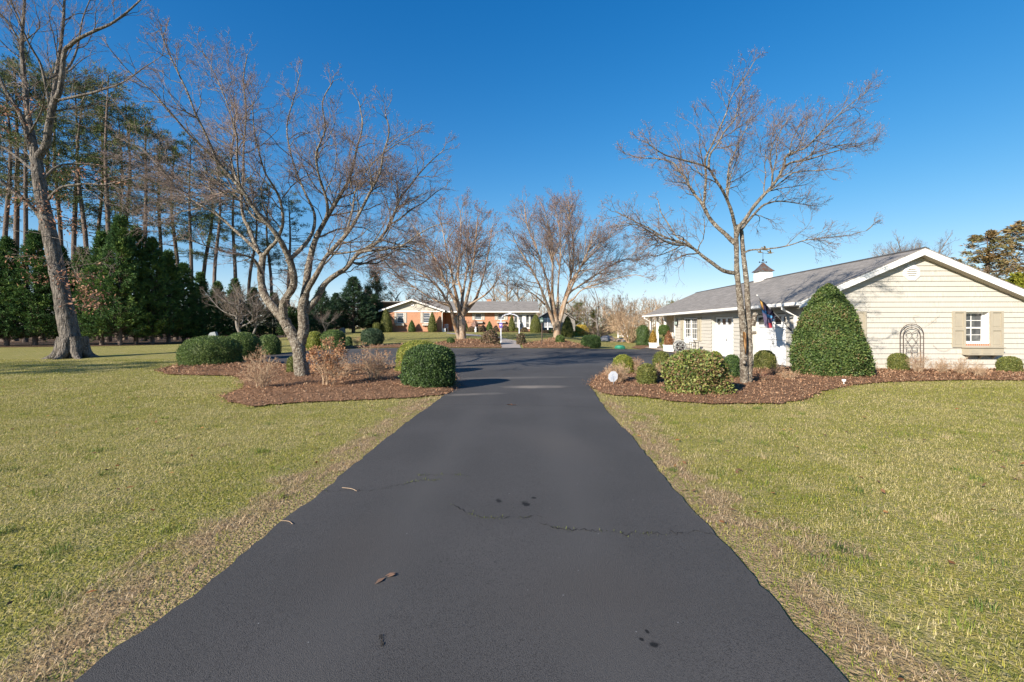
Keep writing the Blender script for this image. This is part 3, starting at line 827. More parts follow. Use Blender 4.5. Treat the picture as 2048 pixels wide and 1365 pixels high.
# porch recess with stone veneer and posts
w = MB(side); flat_wall(w, -2.62, 0, 2.46, lambda z: (PV + .01, V1), [(16.2, 17.1, 0, 2.06), (18.6, 19.4, .8, 2.0)]); w.quad((PV, -WU, 0), (PV, -2.62, 0), (PV, -2.62, 2.46), (PV, -WU, 2.46))
w.build('stone_wall', 'stone', GR)
for v in (14.98, 17.3, 19.2, 21.0):
    w = MB(gar); w.box(-WU - .02, -WU + .12, v, v + .14, .04, 2.44); w.box(-WU - .05, -WU + .15, v - .03, v + .17, .04, .18); w.box(-WU - .05, -WU + .15, v - .03, v + .17, 2.3, 2.44)
    w.build('porch_post', 'white', GR)
w = MB(side); w.box(16.2, 17.1, -2.6, -2.55, .05, 2.06); o = w.build('entry_door', 'white', GR)
w = MB(side); w.box(16.38, 16.92, -2.61, -2.595, .95, 1.9); w.build('pane', 'glass', o)
sash(GR, side, 18.6, 19.4, .8, 2.0, -2.6)
# overhead doors
for (a0, a1) in (D1, D2):
    dd = -WU + .24
    w = MB(side)
    rows = [0.02, .52, 1.04, 1.56]
    for k, z in enumerate(rows):
        z1 = z + .505 if k < 3 else z
        if k < 3:
            w.box(a0, a1, dd, dd + .04, z, z1)
            for j in range(4):
                c0 = a0 + (a1 - a0) * j / 4 + .09; c1 = a0 + (a1 - a0) * (j + 1) / 4 - .09
                w.box(c0, c1, dd - .008, dd, z + .09, z1 - .09)
    zt0, zt1 = 1.56, 2.10
    w.box(a0, a1, dd, dd + .04, zt0, zt0 + .12); w.box(a0, a1, dd, dd + .04, zt1 - .1, zt1)
    nw = 4
    for j in range(nw + 1):
        c = a0 + (a1 - a0) * j / nw
        w.box(max(a0, c - .09), min(a1, c + .09), dd, dd + .04, zt0 + .12, zt1 - .1)
    o = w.build('garage_door', 'door', GR)
    for j in range(nw):
        g = MB(side); c0 = a0 + (a1 - a0) * j / nw + .09; c1 = a0 + (a1 - a0) * (j + 1) / nw - .09
        g.quad((c0, dd + .03, zt0 + .12), (c1, dd + .03, zt0 + .12), (c1, dd + .03, zt1 - .1), (c0, dd + .03, zt1 - .1)); g.build('pane', 'glass', o)
    h = MB(side); c = (a0 + a1) / 2
    h.box(c - .07, c + .07, dd - .035, dd - .02, .86, .90); h.box(c - .02, c + .02, dd - .03, dd, .84, .98); h.build('handle', 'castgrey', o)
# twin window beside the doors, shutters
for a0, a1 in ((10.82, 11.93), (11.97, 13.08)): sash(GR, side, a0, a1, .79, 2.11, -WU + .03, 3, 2)
w = MB(side); reveal(w, (10.78, 13.12, .76, 2.14), -WU - .03, -WU + .09); w.box(11.93, 11.97, -WU - .02, -WU + .05, .79, 2.11); w.build('window_trim', 'white', GR)
shutter(GR, side, 10.24, 10.74, .74, 2.14, -WU - .018, 'soffit'); shutter(GR, side, 13.16, 13.66, .74, 2.14, -WU - .018, 'soffit')
# gable windows with deep reveals
for h in win_holes:
    a0, a1, z0, z1 = h
    w = MB(gar); reveal(w, (a0, a1, z0, z1), V0 - .02, V0 + .27)
    w.build('window_casing', 'white', GR)
    sash(GR, gar, a0 + .003, a1 - .003, z0 + .002, z1 - .002, V0 + .2, 2, 2, .06)
    shutter(GR, gar, a0 - .46, a0 - .01, z0 - .13, z1 + .03, V0 - .017); shutter(GR, gar, a1 + .01, a1 + .46, z0 - .13, z1 + .03, V0 - .017)
    w = MB(gar); w.box(a0 + .0, a1, V0 - .05, V0 + .2, z0 - .08, z0 - .002); w.build('brick_sill', 'brickrow', GR)
    window_box(GR, gar, a0 - .11, a1 + .23, z0 - .40, z0 - .12, V0 - .018)
# octagonal louvre vent
vc = (-.215, 3.52)
w = MB(gar); oc = [(vc[0] + .275 / math.cos(math.pi / 8) * math.cos(math.pi / 8 + k * math.pi / 4), vc[1] + .275 / math.cos(math.pi / 8) * math.sin(math.pi / 8 + k * math.pi / 4)) for k in range(8)]
ic = [(vc[0] + .175 / math.cos(math.pi / 8) * math.cos(math.pi / 8 + k * math.pi / 4), vc[1] + .175 / math.cos(math.pi / 8) * math.sin(math.pi / 8 + k * math.pi / 4)) for k in range(8)]
for k in range(8):
    j = (k + 1) % 8
    w.slab([(oc[k][0], V0 - .055, oc[k][1]), (oc[j][0], V0 - .055, oc[j][1]), (ic[j][0], V0 - .055, ic[j][1]), (ic[k][0], V0 - .055, ic[k][1])], (0, .05, 0))
vo = w.build('gable_vent', 'white', GR)
w = MB(gar); w.quad((vc[0] - .19, V0 - .034, vc[1] - .19), (vc[0] + .19, V0 - .034, vc[1] - .19), (vc[0] + .19, V0 - .034, vc[1] + .19), (vc[0] - .19, V0 - .034, vc[1] + .19)); w.build('louvre_gap_shadow', 'soffit', vo)  # dark tan sheet, paints the shadow seen between the louvres
w = MB(gar)
for k in range(5):
    z = vc[1] - .165 + k * .072; hw_ = .165 if 0 < k < 4 else .11
    w.slab([(vc[0] - hw_, V0 - .075, z), (vc[0] + hw_, V0 - .075, z), (vc[0] + hw_, V0 - .04, z + .035), (vc[0] - hw_, V0 - .04, z + .035)], (0, .003, .005))
w.build('louvre', 'white', vo)
# roof: two slopes, ridge cap, fascia, gutter, soffits
w = MB(gar)
for s_ in (-1, 1):
    w.slab([(s_ * HW, -.02, ZE), (s_ * HW, RL, ZE), (0, RL, ZR), (0, -.02, ZR)], (0, 0, -.035))
ro = w.build('roof', 'roof', GR)
w = MB(gar)
for s_ in (-1, 1): w.slab([(0, -.025, ZR + .012), (s_ * .16, -.025, ZR + .012 - .16 * SL), (s_ * .16, RL, ZR + .012 - .16 * SL), (0, RL, ZR + .012)], (0, 0, .014))
w.build('ridge_cap', 'roof_edge', ro)
for s_ in (-1, 1):
    for v0, v1 in ((0, .028), (RL - .03, RL - .002)):
        w = MB(gar)
        w.slab([(s_ * HW, v0, ZE - .037), (0, v0, ZR - .037), (0, v0, ZR - .26), (s_ * HW, v0, ZE - .26)], (0, v1 - v0, 0))
        w.slab([(s_ * (HW + .01), v0 - .018, ZE - .037), (0, v0 - .018, ZR - .037), (0, v0 - .018, ZR - .095), (s_ * (HW + .01), v0 - .018, ZE - .095)], (0, .017, 0))
        w.build('fascia', 'white', GR)
w = MB(gar)
for s_ in (-1, 1):
    w.slab([(s_ * (HW - .03), .03, ZE - .25), (s_ * .03, .03, ZR - .262), (s_ * .03, V0 - .02, ZR - .262), (s_ * (HW - .03), V0 - .02, ZE - .25)], (0, 0, -.01))
    w.box(min(s_ * (HW - .02), s_ * (WU + .0)), max(s_ * (HW - .02), s_ * WU), V0 - .02, RL - .05, 2.455, 2.47)
w.box(-WU, -2.6, PV, RL - .05, 2.45, 2.468)
w.build('soffit', 'soffit', GR)
w = MB(gar)
for s_ in (-1, 1):
    x0, x1 = sorted((s_ * (HW - .025), s_ * (HW + .0))); w.box(x0, x1, .03, RL - .03, ZE - .19, ZE - .04)
    x0, x1 = sorted((s_ * (HW + .002), s_ * (HW + .12))); w.box(x0, x1, -.01, RL, ZE - .15, ZE - .135); x0, x1 = sorted((s_ * (HW + .108), s_ * (HW + .12))); w.box(x0, x1, -.01, RL, ZE - .135, ZE - .03)
    x0, x1 = sorted((s_ * (HW + .002), s_ * (HW + .012))); w.box(x0, x1, -.01, RL, ZE - .135, ZE - .045)
    x0, x1 = sorted((s_ * (HW + .002), s_ * (HW + .12)))
    w.box(x0, x1, -.022, -.01, ZE - .15, ZE - .03); w.box(x0, x1, RL, RL + .012, ZE - .15, ZE - .03)
w.build('gutter', 'white', GR)
def downspout(v, u0=-HW - .06):
    w = MB(gar)
    pts = [(u0, v, ZE - .13), (u0, v, ZE - .28), (-WU - .07, v, ZE - .52), (-WU - .07, v, .12), (-WU - .22, v - .02, .05)]
    for a, b in zip(pts, pts[1:]):
        a = np.array(a); b = np.array(b)
        w.slab([a + (-.04, -.05, 0), a + (.04, -.05, 0), a + (.04, .05, 0), a + (-.04, .05, 0)], b - a)
    w.build('downspout', 'white', GR)
downspout(.95); downspout(20.9)
w = MB(gar); w.box(-WU - .03, -WU + .05, V0 - .03, V0 + .016, .02, 2.44); w.box(-WU - .03, -WU - .017, V0 + .018, V0 + .11, .02, 2.44); w.build('corner_board', 'siding', GR)
# wall lantern
w = MB(gar); lv, lu = 14.3, -WU - .16
w.box(-WU - .03, -WU - .018, lv - .06, lv + .06, 1.72, 2.0); w.tube([(-WU - .03, lv, 1.9), (-WU - .1, lv, 2.12), (lu, lv, 2.1), (lu, lv, 2.0)], .015)
w.lathe((lu, lv, 1.62), [(.03, 0), (.09, .03), (.10, .05)], 6); w.lathe((lu, lv, 1.92), [(.12, 0), (.05, .08), (.015, .13)], 6)
for k in range(6):
    a = k * math.pi / 3; w.tube([(lu + .09 * math.cos(a), lv + .09 * math.sin(a), 1.66), (lu + .11 * math.cos(a), lv + .11 * math.sin(a), 1.93)], .01, 4)
lo_ = w.build('wall_lantern', 'black', GR)
w = MB(gar); w.lathe((lu, lv, 1.67), [(.07, 0), (.085, .25)], 6); w.build('lantern_glass', 'lampglass', lo_)
# cupola with a flying duck weathervane
CV = 10.95
w = MB(gar); c = .36
zb = 4.83
for k, (z0, z1, o_) in enumerate(((3.9, 4.52, 0), (4.52, 4.56, .02), (4.56, zb, 0))): w.box(-c - o_, c + o_, CV - c - o_, CV + c + o_, z0, z1)
cu = w.build('cupola', 'white', GR)
w = MB(gar)
prof = [(.46, 0), (.44, .03), (.30, .17), (.17, .34), (.06, .50), (.03, .53)]
vs, fs = [], []
for r_, z in prof:
    for sx, sy in ((-1, -1), (1, -1), (1, 1), (-1, 1)): vs.append((r_ * sx, CV + r_ * sy, zb + z))
for j in range(len(prof) - 1):
    for i in range(4): fs.append((j * 4 + i, j * 4 + (i + 1) % 4, j * 4 + 4 + (i + 1) % 4, j * 4 + 4 + i))
fs += [(3, 2, 1, 0), (20, 21, 22, 23)]
w.add(vs, fs)
w.build('cupola_roof', 'copper', cu)
w = MB(gar); z0 = zb + .53
w.tube([(0, CV, z0 - .05), (0, CV, z0 + .62)], .012, 6); w.lathe((0, CV, z0 + .10), [(.01, 0), (.05, .03), (.06, .06), (.05, .09), (.01, .12)], 10)
for sx, sy in ((1, 0), (0, 1)): w.tube([(-.2 * sx, CV - .2 * sy, z0 + .04), (.2 * sx, CV + .2 * sy, z0 + .04)], .01, 5)
for x in (-.2, .2):
    w.box(x - .035, x + .035, CV - .006, CV + .006, z0 + .0, z0 + .08)
def duck(cx, cz, sc, up):
    """a duck in flight: body with neck and bill, two raised wings"""
    body = [(-.30, .02), (-.16, .06), (0, .07), (.13, .05), (.22, .045), (.28, .055), (.36, .035), (.28, .02), (.20, .0), (.08, -.05), (-.1, -.04)]
    w.slab([(cx + sc * x, CV - .03, cz + sc * z) for x, z in body], (0, .06, 0))
    for s2 in (-1, 1):
        w.slab([(cx + sc * .06, CV + s2 * .032, cz + sc * .04), (cx - sc * .10, CV + s2 * .032, cz + sc * .04), (cx - sc * .26, CV + s2 * .17, cz + sc * .30 * up), (cx - sc * .12, CV + s2 * .15, cz + sc * .28 * up)], (0, s2 * .012, 0))
w.tube([(-.28, CV, z0 + .62), (.34, CV, z0 + .55)], .01, 5)
wv = w.build('weathervane', 'black', cu)
w = MB(gar); duck(-.16, z0 + .62, .5, 1); duck(.14, z0 + .78, .75, .9); duck(.44, z0 + .58, .6, 1); w.build('vane_ducks', 'gold', cu)

# ------------------------------------------------------------------ flag on its pole at the garage corner
FY = 17.46
b0, b1 = P(1583, 662, FY), P(1515, 592, FY)
b0[1] = FY
FL = T('flag_on_pole', 'dark multicoloured flag hanging from an angled pole on the garage wall', 'flag', b0)
w = MB(); w.tube([b0, b1], .014, 8); w.build('pole', 'steel', FL)
w = MB(); w.tube([b1, b1 + (b1 - b0) * .025], .03, 8); w.build('finial', 'white', FL)
w = MB(); w.tube([b0 + (b1 - b0) * -.03, b0 + (b1 - b0) * .1], .024, 8); w.box(b0[0] + .0, b0[0] + .05, FY - .04, FY + .04, b0[2] - .09, b0[2] + .04); w.build('bracket', 'black', FL)
ns_, nt_ = 26, 30
A, B = P(1518.6, 596.5, FY), P(1553, 630, FY)
Ab, Bb = P(1531, 654, FY), P(1541, 657, FY)
V = []; C = []
for i in range(ns_ + 1):
    s_ = i / ns_
    for j in range(nt_ + 1):
        t = j / nt_
        top = A * (1 - s_) + B * s_; bot = Ab * (1 - s_) + Bb * s_
        p = top * (1 - t) + bot * t
        p = p + np.array([.05 * math.sin(s_ * 9 + t * 2) * t, .14 * math.sin(s_ * 15 + 1.2 * t) * (.25 + t * .8), .02 * math.sin(s_ * 20) * t])
        V.append(p)
        q = s_ + .25 * t
        if t < .16: c = (.012, .012, .02) if s_ > .16 else ((.60, .36, .10) if t > .06 else (.02, .02, .03))
        elif t < .34: c = (.03, .025, .05) if s_ > .5 else ((.55, .30, .10) if s_ < .18 else (.04, .035, .07))
        elif t < .5: c = (.10, .34, .60) if s_ > .2 else (.05, .14, .30)
        elif t < .74: c = (.17, .14, .22)
        else: c = (.19, .16, .25) if s_ < .55 else (.55, .07, .09)
        if t > .55 and abs(q - .62) < .035: c = (.75, .72, .74)
        if t > .6 and abs(s_ - .8) < .05: c = (.72, .68, .7)
        C.append(c)
Q = [(i * (nt_ + 1) + j, i * (nt_ + 1) + j + 1, (i + 1) * (nt_ + 1) + j + 1, (i + 1) * (nt_ + 1) + j) for i in range(ns_) for j in range(nt_)]
M['cloth'] = mat('flag_cloth', (.1, .1, .1), .7, attr=True, trans=.3, spec=.1)
add_np('cloth', np.array(V), np.array(Q), col=np.array(C), smooth=True, m='cloth', parent=FL)

# ------------------------------------------------------------------ far brick house
hx = lambda px, Y=58.0: (px - CX) / F * Y
hz = lambda py, Y=58.0: EYE + (HY - py) / F * Y
BH = T('brick_house', 'low red brick ranch house with a front gable and a long grey roof', 'house', (-6, 58, .86))
idn = lambda a, d, z: (a, d, z)
GZ = .80
x0, x1, xa = hx(767.6), hx(883), hx(825.4)
Yg, Ym = 58.0, 59.2
zs_ = hz(624.4); zap = hz(599.8)
w1 = (hx(794), hx(808), hz(646.6), hz(626)); w2 = (hx(846.5), hx(860.5), hz(646.6), hz(626))
w = MB(); flat_wall(w, Yg, GZ, zs_, lambda z: (x0, x1), [w1, w2])
for h in (w1, w2): reveal(w, h, Yg, Yg + .12)
w.quad((x0, Yg, GZ), (x0, 67, GZ), (x0, 67, zs_), (x0, Yg, zs_)); w.quad((x1, Yg, GZ), (x1, 61.0, GZ), (x1, 61.0, 3.5), (x1, Yg, 3.5))
w.build('brick_wall', 'brick', BH)
rs = (zap - hz(622.6)) / (hx(891) - xa)
w = MB(); clapboard(w, Yg - .01, zs_ + .14, zap - .12, .2, lambda z: (max(x0, xa - (zap - .08 - z) / rs), min(x1, xa + (zap - .08 - z) / rs)), [], .02); w.build('gable_siding', 'siding', BH)
w = MB(); w.box(x0, x1, Yg - .05, Yg + .02, zs_, zs_ + .135); w.build('frieze_board', 'white', BH)
gl, gr_ = xa - (hx(891) - xa), hx(891)
zge = hz(622.6)
w = MB()
for e in (gl, gr_): w.slab([(e, 57.4, zge), (e, 64, zge), (xa, 64, zap), (xa, 57.4, zap)], (0, 0, .09))
w.build('gable_roof', 'roof', BH)
for e in (gl, gr_):
    w = MB(); w.slab([(e, 57.36, zge + .07), (xa, 57.36, zap + .07), (xa, 57.36, zap - .14), (e, 57.36, zge - .14)], (0, .035, 0)); w.build('fascia', 'white', BH)
w = MB()
for e in (gl, gr_): w.slab([(e, 57.4, zge - .13), (xa, 57.4, zap - .13), (xa, Yg - .03, zap - .13), (e, Yg - .03, zge - .13)], (0, 0, -.012))
w.build('soffit', 'soffit', BH)
w = MB(); w.lathe((0, 0, 0), [(.25, 0), (.25, .06), (.16, .06), (.16, .03)], 10); vo_ = MB(); vo_.add([(xa - .03 + p[0], Yg - .03 - p[2], hz(609.3) + p[1]) for p in w.v], w.f); vo_.build('gable_vent', 'white', BH)
for h, sh in ((w1, ((789, 793.4), (808.6, 813))), (w2, ((840.8, 845.8), (861.2, 866)))):
    sash(BH, idn, *h, Yg + .06, 1, 2, .06, 'blind')
    for a, b in sh: shutter(BH, idn, hx(a), hx(b), h[2] + .02, h[3] + .03, Yg - .002, 'siding')
    window_box(BH, idn, h[0] - .1, h[1] + .05, h[2] - .32, h[2] - .06, Yg - .002, 'siding', .35)
# main part
mx0, mx1 = x1, hx(1072, Ym)
ze, zr = hz(624.5, 58.6), hz(604.4, 63)
fx = lambda px: hx(px, Ym); fz = lambda py: hz(py, Ym)
w3 = (fx(950), fx(963.3), fz(640), fz(627.2)); w4 = (fx(996), fx(1009), fz(640), fz(627.2))
sun_w = (fx(1027.5), fx(1069.5), fz(656.5), fz(629))
bw = fx(926)
w = MB(); flat_wall(w, Ym, GZ, ze, lambda z: (bw, mx1), [w3, w4, sun_w])
for h in (w3, w4, sun_w): reveal(w, h, Ym, Ym + .12)
w.quad((mx1, Ym, GZ), (mx1, 66.8, GZ), (mx1, 66.8, ze), (mx1, Ym, ze)); w.quad((bw, Ym, GZ), (bw, 61, GZ), (bw, 61, ze), (bw, Ym, ze))
w.quad((x1, 61, GZ), (bw, 61, GZ), (bw, 61, ze), (x1, 61, ze)); w.quad((x0, 67, GZ), (mx1, 67, GZ), (mx1, 67, ze), (x0, 67, ze))
w.build('brick_wall', 'brick', BH)
w = MB(); w.slab([(mx1 + .0, 58.9, ze), (mx1, 67, ze), (mx1, 63, zr - .05)], (-.08, 0, 0)); w.build('end_gable', 'siding', BH)
rx0, rx1 = hx(903, 58.6) - 3.5, hx(1078.7, 58.6)
w = MB(); w.slab([(rx0, 58.5, ze), (rx1, 58.5, ze), (rx1, 63, zr), (rx0, 63, zr)], (0, 0, .09)); w.slab([(rx0 - 8.3, 67.6, ze), (rx1, 67.6, ze), (rx1, 63, zr), (rx0 - 8.3, 63, zr)], (0, 0, .09)); w.build('roof', 'roof', BH)
w = MB(); w.box(hx(891), rx1, 58.44, 58.49, ze - .1, ze + .1); w.box(hx(893), rx1, 58.34, 58.438, ze - .06, ze + .07); w.build('gutter', 'white', BH)
w = MB(); w.box(x1, rx1, 58.5, Ym - .002, ze - .06, ze - .045); w.build('soffit', 'soffit', BH)
for h, sh in ((w3, ((944.3, 949.4), (963.9, 969.2))), (w4, ((989.4, 995.4), (1009.6, 1015.2)))):
    sash(BH, idn, *h, Ym + .06, 1, 2, .06, 'blind')
    for a, b in sh: shutter(BH, idn, fx(a), fx(b), h[2] - .02, h[3] + .02, Ym - .002, 'siding')
    window_box(BH, idn, h[0] - .15, h[1] + .15, h[2] - .42, h[2] - .2, Ym - .002, 'siding', .35)
# sunroom glazing
edges = [1027.5, 1036, 1045, 1051.5, 1058.5, 1069.5]
for a, b in ((1027.5, 1035.5), (1036.2, 1045.2), (1051.5, 1059), (1059.6, 1069.5)):
    f_ = MB(); q0, q1, q2, q3 = fx(a), fx(b), sun_w[2], sun_w[3]; t_ = .07
    f_.box(q0, q0 + t_, Ym + .02, Ym + .09, q2, q3); f_.box(q1 - t_, q1, Ym + .02, Ym + .09, q2, q3); f_.box(q0 + t_, q1 - t_, Ym + .02, Ym + .09, q2, q2 + t_); f_.box(q0 + t_, q1 - t_, Ym + .02, Ym + .09, q3 - t_, q3)
    f_.box(q0 + t_, q1 - t_, Ym + .03, Ym + .08, q2 + .62, q2 + .68)
    fo = f_.build('sunroom_window', 'white', BH)
    g = MB(); g.quad((q0 + t_, Ym + .07, q2 + t_), (q1 - t_, Ym + .07, q2 + t_), (q1 - t_, Ym + .07, q3 - t_), (q0 + t_, Ym + .07, q3 - t_)); g.build('pane', 'glass', fo)
w = MB(); w.box(fx(1045.3), fx(1051.4), Ym - .04, Ym + .08, sun_w[2], sun_w[3]); w.box(sun_w[0] - .15, sun_w[1] + .1, Ym - .07, Ym - .003, sun_w[2] - .12, sun_w[2]); w.box(sun_w[0] - .15, sun_w[1] + .1, Ym - .05, Ym - .003, sun_w[3], sun_w[3] + .14); w.build('window_trim', 'white', BH)
# entry
w = MB(); w.box(fx(906), fx(913), 60.9, 60.96, GZ + .25, 3.1); do = w.build('front_door', 'vinyl', BH)
w = MB(); w.box(fx(907.5), fx(911.5), 60.88, 60.895, GZ + .5, 2.9); w.build('pane', 'glass', do)
w = MB(); w.box(fx(902), fx(903.8), 60.86, 60.97, GZ + .25, 3.2); w.box(fx(914), fx(915.5), 60.86, 60.97, GZ + .25, 3.2); w.box(fx(902), fx(915.5), 60.85, 60.97, 3.2, 3.3); w.build('door_frame', 'white', BH)
w = MB(); w.box(x1 + .05, bw, 59.6, 61, GZ, GZ + .22); w.box(x1 + .6, bw - .2, 59.2, 59.6, GZ, GZ + .12); w.build('entry_steps', 'paver', BH)
w = MB(); xd = hx(884.5); w.tube([(xd + .25, 57.7, 3.5), (xd, 57.95, 3.25), (xd, 57.95, .95)], .06, 6); w.build('downspout', 'white', BH)
w = MB(); w.box(hx(973.6, 64), hx(982.8, 64), 63.6, 64.3, 4.5, hz(599.8, 64)); w.box(hx(973, 64), hx(983.4, 64), 63.55, 64.35, hz(599.8, 64), hz(599.2, 64)); w.build('chimney', 'brick', BH)

# neighbouring gabled wing and white fence beyond the right end of the house
NW = T('gabled_wing', 'low tan gabled building half hidden beyond the brick house', 'house', (6, 66, .9))
q = lambda px, py: tuple(P(px, py, 66.0))
w = MB(); a, b, c_ = P(1076, 640, 66), P(1150, 641, 66), P(1112, 617, 66)
w.slab([(a[0], 66, .9), (b[0], 66, .9), tuple(b), tuple(c_), tuple(a)], (0, 6, 0)); w.build('wall', 'roof', NW)
w = MB(); w.slab([tuple(a + (-.3, -.3, -.05)), tuple(c_ + (0, -.3, .1)), tuple(c_ + (0, 6.2, .1)), tuple(a + (-.3, 6.2, -.05))], (0, 0, .1)); w.slab([tuple(b + (.3, -.3, -.05)), tuple(c_ + (0, -.3, .1)), tuple(c_ + (0, 6.2, .1)), tuple(b + (.3, 6.2, -.05))], (0, 0, .1)); w.build('roof', 'roof', NW)
def picket(px0, px1, Y, ztop, zbot, label, gap=.16):
    r_ = T('white_fence', label, 'fence', GY(px0, Y))
    xa_, xb_ = GY(px0, Y)[0], GY(px1, Y)[0]; z = float(H(xa_, Y))
    w = MB(); w.box(xa_, xb_, Y - .03, Y + .03, z + ztop - .09, z + ztop); w.box(xa_, xb_, Y - .03, Y + .03, z + zbot, z + zbot + .08)
    for x in np.arange(xa_ + .05, xb_, gap): w.box(x - .03, x + .03, Y - .012, Y + .012, z + zbot + .08, z + ztop - .09)
    w.build('picket_panel', 'vinyl', r_)
    for x in np.linspace(xa_, xb_, 3):
        w = MB(); w.box(x - .07, x + .07, Y - .07, Y + .07, z, z + ztop + .1); w.build('post', 'vinyl', r_)
picket(1079, 1112, 60.5, 1.75, .55, 'white picket railing right of the brick house')
picket(1236, 1256, 64, 1.5, .2, 'short white fence behind the bare spreading shrub', .22)
# ------------------------------------------------------------------ clipped shrubs
PAL = {
    'dark': [(.050, .092, .026), (.075, .13, .034), (.030, .060, .020), (.125, .19, .055)],
    'green': [(.075, .125, .030), (.115, .175, .040), (.050, .088, .024), (.17, .22, .06)],
    'yellow': [(.19, .22, .036), (.27, .28, .045), (.12, .16, .03), (.33, .31, .07)],
    'olive': [(.13, .15, .036), (.18, .195, .045), (.085, .11, .028), (.23, .21, .07)],
    'photinia': [(.12, .165, .036), (.19, .235, .05), (.07, .11, .028), (.22, .145, .07), (.27, .28, .085), (.17, .105, .055)],
    'holly': [(.060, .105, .026), (.09, .145, .036), (.040, .072, .02), (.14, .18, .05), (.17, .125, .055)],
    'yew': [(.05, .09, .045), (.075, .12, .058), (.035, .065, .032)],
    'spruce': [(.14, .155, .04), (.18, .19, .05), (.10, .12, .034)],
    'gold': [(.34, .20, .03), (.40, .26, .05), (.22, .13, .03)],
    'rust': [(.30, .12, .05), (.36, .18, .09), (.20, .09, .05), (.13, .10, .04)],
    'brown': [(.16, .095, .06), (.11, .09, .045), (.22, .15, .10), (.075, .085, .03)],
    'pink': [(.32, .20, .17), (.24, .13, .10), (.38, .27, .22)],
    'forsythia': [(.60, .42, .04), (.48, .34, .05), (.34, .27, .06)],
}
def bush_points(n, prof, rx, ry, lumps, seed, inset=.0):
    """points on a turned body: prof(t) radius factor at height fraction t"""
    r_ = np.random.default_rng(seed)
    tt = r_.random(n * 3); pr = prof(tt)
    keep = r_.random(n * 3) < (pr + .18) / (pr.max() + .18)
    t = tt[keep][:n]; n = len(t)
    a = r_.uniform(0, 2 * math.pi, n)
    ph = r_.uniform(0, 6.28, 6)
    def radius(t, a):
        b = prof(t) * (1 + lumps * (np.sin(3 * a + ph[0] + 2.1 * t) * .5 + np.sin(5 * a - 6 * t + ph[1]) * .35 + np.sin(9 * a + 11 * t + ph[2]) * .25 + np.sin(2 * a + 9 * t + ph[3]) * .3 + 1.5 * (vnoise(np.mod(a, 6.2832) * 4, t * 7, 1, seed) - .5)))
        return b
    return t, a, radius
def bush(name, loc, rx, ry, h, prof, pal, n, ll, label, cat='shrub', group=None, lumps=.06, seed=1, fuzz=.045, lw=.55, patch=.35, root=None, z0=0.0, mat_='leaf', rot=0.0, up=.25):
    t, a, radf = bush_points(n, prof, rx, ry, lumps, seed)
    r_ = np.random.default_rng(seed + 99)
    n = len(t)
    e = 1e-3
    R0 = radf(t, a)
    depth = 1 - np.abs(r_.normal(size=n)) * (fuzz + .012) / max(rx, .2)
    depth = np.where(r_.random(n) < .035, 1 + r_.random(n) * .05 / max(rx, .2), depth)
    # body positions and normals by finite differences
    ca, sa = math.cos(rot), math.sin(rot)
    def pos(t, a, k=1.0):
        r1 = radf(t, a) * k
        x = r1 * rx * np.cos(a); y = r1 * ry * np.sin(a)
        return np.column_stack([x * ca - y * sa, x * sa + y * ca, z0 + t * h])
    p = pos(t, a, depth)
    dt = pos(np.clip(t + .02, 0, 1), a) - pos(np.clip(t - .02, 0, 1), a)
    da = pos(t, a + .03) - pos(t, a - .03)
    nn = unit(np.cross(da, dt))
    pr_top = (t > .97)
    p[pr_top, 2] -= np.abs(r_.normal(size=pr_top.sum())) * .01
    # leaves
    D = unit(nn * .55 + unit(r_.normal(size=(n, 3))) * .9 + np.array([0, 0, up]))
    Nf = unit(nn + unit(r_.normal(size=(n, 3))) * .7)
    l = ll * 1.2 * r_.uniform(.6, 1.4, n)
    V, Q = leaves(p, D, Nf, l, l * lw)
    c = np.array(PAL[pal]); 
    mixn = vnoise(p[:, 0] * 3 + p[:, 2] * 2 + seed, p[:, 1] * 3 + p[:, 2] * 3, 1, seed)
    ci = np.clip((mixn * patch + r_.random(n) * (1 - patch)) * len(c), 0, len(c) - 1).astype(int)
    cc = c[ci] * r_.uniform(.75, 1.25, (n, 1))
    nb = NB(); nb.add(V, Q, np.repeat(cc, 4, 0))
    # inner body just under the leaves
    nt, na = 18, 28
    tg = np.linspace(.0, 1, nt); ag = np.arange(na) * 2 * math.pi / na
    TT, AA = np.meshgrid(tg, ag, indexing='ij')
    vb = pos(TT.ravel(), AA.ravel(), .90 - fuzz * .6); vb[:, 2] = z0 + (vb[:, 2] - z0) * .97
    vb += r_.normal(size=vb.shape) * .012
    i = np.arange(nt - 1)[:, None] * na; j = np.arange(na)[None]; j2 = (j + 1) % na
    qb = np.stack([i + j, i + j2, i + na + j2, i + na + j], -1).reshape(-1, 4)
    qb = np.concatenate([qb, [((nt - 1) * na + k, (nt - 1) * na + k + 7, (nt - 1) * na + k + 14, (nt - 1) * na + k + 21) for k in range(7)]])
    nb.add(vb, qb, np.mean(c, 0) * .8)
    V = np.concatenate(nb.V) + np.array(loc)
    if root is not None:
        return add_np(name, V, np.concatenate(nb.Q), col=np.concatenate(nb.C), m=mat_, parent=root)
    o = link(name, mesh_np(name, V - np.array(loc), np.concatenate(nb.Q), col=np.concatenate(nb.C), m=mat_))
    o.location = Vector([float(q) for q in loc])
    return tag(o, label, cat, group)
BALL = lambda e: (lambda t: np.maximum(1 - np.abs(2 * t - 1 + .0) ** e, 0) ** (1 / 2.2))
def BOX(t):        # clipped round bush, widest low, softly domed
    t = np.asarray(t, float); return np.where(t < .12, .86 + .14 * np.sqrt(np.maximum(t, 0) / .12), np.maximum(1 - np.clip((t - .45) / .55, 0, 1) ** 2.6, 0) ** .5)
def BARREL(t):
    t = np.asarray(t, float); return np.where(t < .25, .80 + .20 * np.sin(np.clip(t / .25, 0, 1) * 1.5708), np.maximum(1 - np.clip((t - .5) / .5, 0, 1) ** 3.0, 0) ** .5)
